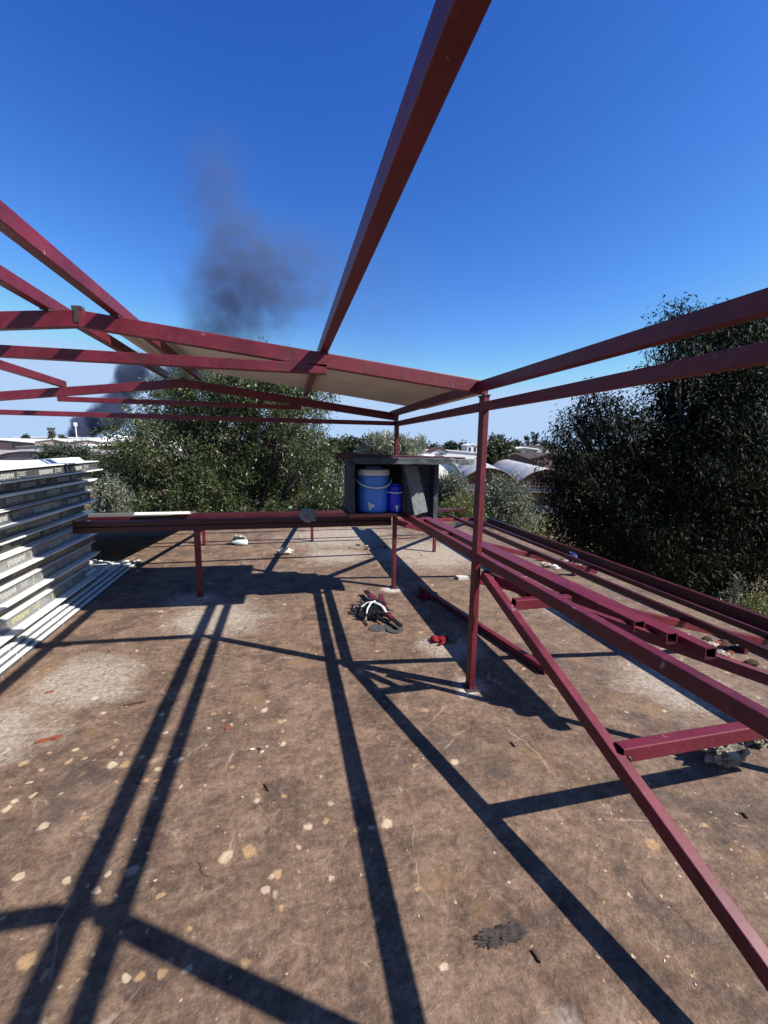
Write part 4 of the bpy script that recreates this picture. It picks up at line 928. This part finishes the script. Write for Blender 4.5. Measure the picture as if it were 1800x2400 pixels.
# phone mast
pm = at(181, 1040, 210); t = thing('phone_mast', 'slim white phone mast with antennas in front of the smoke at the left', 'mast', (pm.x, pm.y, GZ))
zt_ = zrow(178, 992, 210); bm = bmesh.new(); rod(bm, [(pm.x, pm.y, GZ), (pm.x, pm.y, zt_)], .30, 10, .16); fin('mast_pole', bm, WHITE_P, t)
for k in range(5):
    a = 2*math.pi*k/5; bm = bmesh.new(); c = Vector((pm.x+math.cos(a)*.6, pm.y+math.sin(a)*.6, zt_-.6)); box(bm, c-Vector((.12, .12, .85)), c+Vector((.12, .12, .85))); box(bm, c.lerp(Vector((pm.x, pm.y, zt_-.6)), .5)-Vector((.3, .3, .06)), c.lerp(Vector((pm.x, pm.y, zt_-.6)), .5)+Vector((.3, .3, .06))); fin('antenna', bm, WHITE_P, t)

# ------------------------------------------------------------------ smoke plume
DS = 430.0
sm = [ # px, row, radius px, density
 (172, 1014, 13, 14), (198, 1003, 18, 14), (222, 990, 24, 11), (250, 980, 24, 9), (262, 955, 25, 5), (282, 925, 24, 3.6), (300, 893, 28, 3.0), (322, 862, 30, 2.4),
 (290, 985, 22, 1.2), (385, 905, 34, 1.3), (420, 875, 34, 1.4), (450, 850, 40, 1.0), (500, 800, 60, .50), (545, 752, 78, .34), (590, 690, 92, .33), (500, 682, 72, .30), (640, 640, 95, .24), (560, 630, 82, .28), (545, 560, 70, .22),
 (525, 500, 66, .20), (500, 440, 68, .20), (515, 385, 66, .12), (720, 660, 100, .12), (840, 720, 150, .06)]
pts = [(at(a, b, DS+random.Random(a).uniform(-12, 12)), r*DS/1000*(1.15 if k < .9 else 1.05), k*(.62 if k < .9 else 1)) for a, b, r, k in sm]
bm = bmesh.new()
cc = np.array([list(p) for p, _, _ in pts]); rr = np.array([r for _, r, _ in pts])
lo = (cc-rr[:, None]*2.1).min(0); hi = (cc+rr[:, None]*2.1).max(0); lo[2] = max(lo[2], GZ+1)
# domain aligned with the view plane of the plume
fx = Vector((CF.x, CF.y, 0)).normalized(); rx_ = Vector((fx.y, -fx.x, 0)); o0 = pts[8][0]
def loc(p): v = p-o0; return np.array([v.dot(rx_), v.dot(fx), v.z])
lc = np.array([loc(p) for p, _, _ in pts]); lo = (lc-rr[:, None]*1.9).min(0); hi = (lc+rr[:, None]*1.9).max(0); lo[2] = max(lo[2], GZ+1-o0.z); lo[1] = -50; hi[1] = 50
vs = box(bm, lo, hi)
for v in vs: q = v.co.copy(); v.co = rx_*q.x+fx*q.y+Vector((0, 0, q.z))
bmesh.ops.recalc_face_normals(bm, faces=bm.faces)
g = G('black_smoke'); g.n.remove(g.b); pos = g.pos()
nz = g.N('ShaderNodeTexNoise'); nz.inputs['Scale'].default_value = .035; nz.inputs['Detail'].default_value = 4; nz.inputs['Roughness'].default_value = .55; g.L(pos, nz.inputs['Vector'])
cen = g.N('ShaderNodeVectorMath', operation='SUBTRACT'); g.L(nz.outputs['Color'], cen.inputs[0]); cen.inputs[1].default_value = (.5, .5, .5)
wp_ = g.N('ShaderNodeVectorMath', operation='MULTIPLY_ADD'); g.L(cen.outputs[0], wp_.inputs[0]); wp_.inputs[1].default_value = (26, 26, 26); g.L(pos, wp_.inputs[2])
acc = None
for p, r, k in pts:
    d = g.N('ShaderNodeVectorMath', operation='DISTANCE'); g.L(wp_.outputs[0], d.inputs[0]); d.inputs[1].default_value = tuple(p)
    e = g.N('ShaderNodeMapRange', interpolation_type='SMOOTHSTEP'); g.L(d.outputs['Value'], e.inputs[0]); e.inputs[1].default_value = r*1.45; e.inputs[2].default_value = r*.25; e.inputs[3].default_value = 0; e.inputs[4].default_value = k*(.066 if k < .9 else .085)
    acc = e.outputs[0] if acc is None else g.math('ADD', acc, e.outputs[0])
f2 = g.noise(.05, 6, .68, wp_.outputs[0])
acc = g.math('MULTIPLY', acc, g.math('MULTIPLY', g.ramp(f2, .36, .62), 1.5))
pv = g.N('ShaderNodeVolumePrincipled'); pv.inputs['Color'].default_value = (.15, .19, .32, 1); pv.inputs['Anisotropy'].default_value = .2; g.L(acc, pv.inputs['Density'])
g.L(pv.outputs[0], g.out.inputs['Volume'])
try: g.m.cycles.volume_step_rate = .25
except Exception: pass
o = fin('smoke', bm, g.m, None); o.location = o0; setp(o, 'dark plume of smoke rising at the left and thinning into the blue sky', 'smoke', kind='stuff')
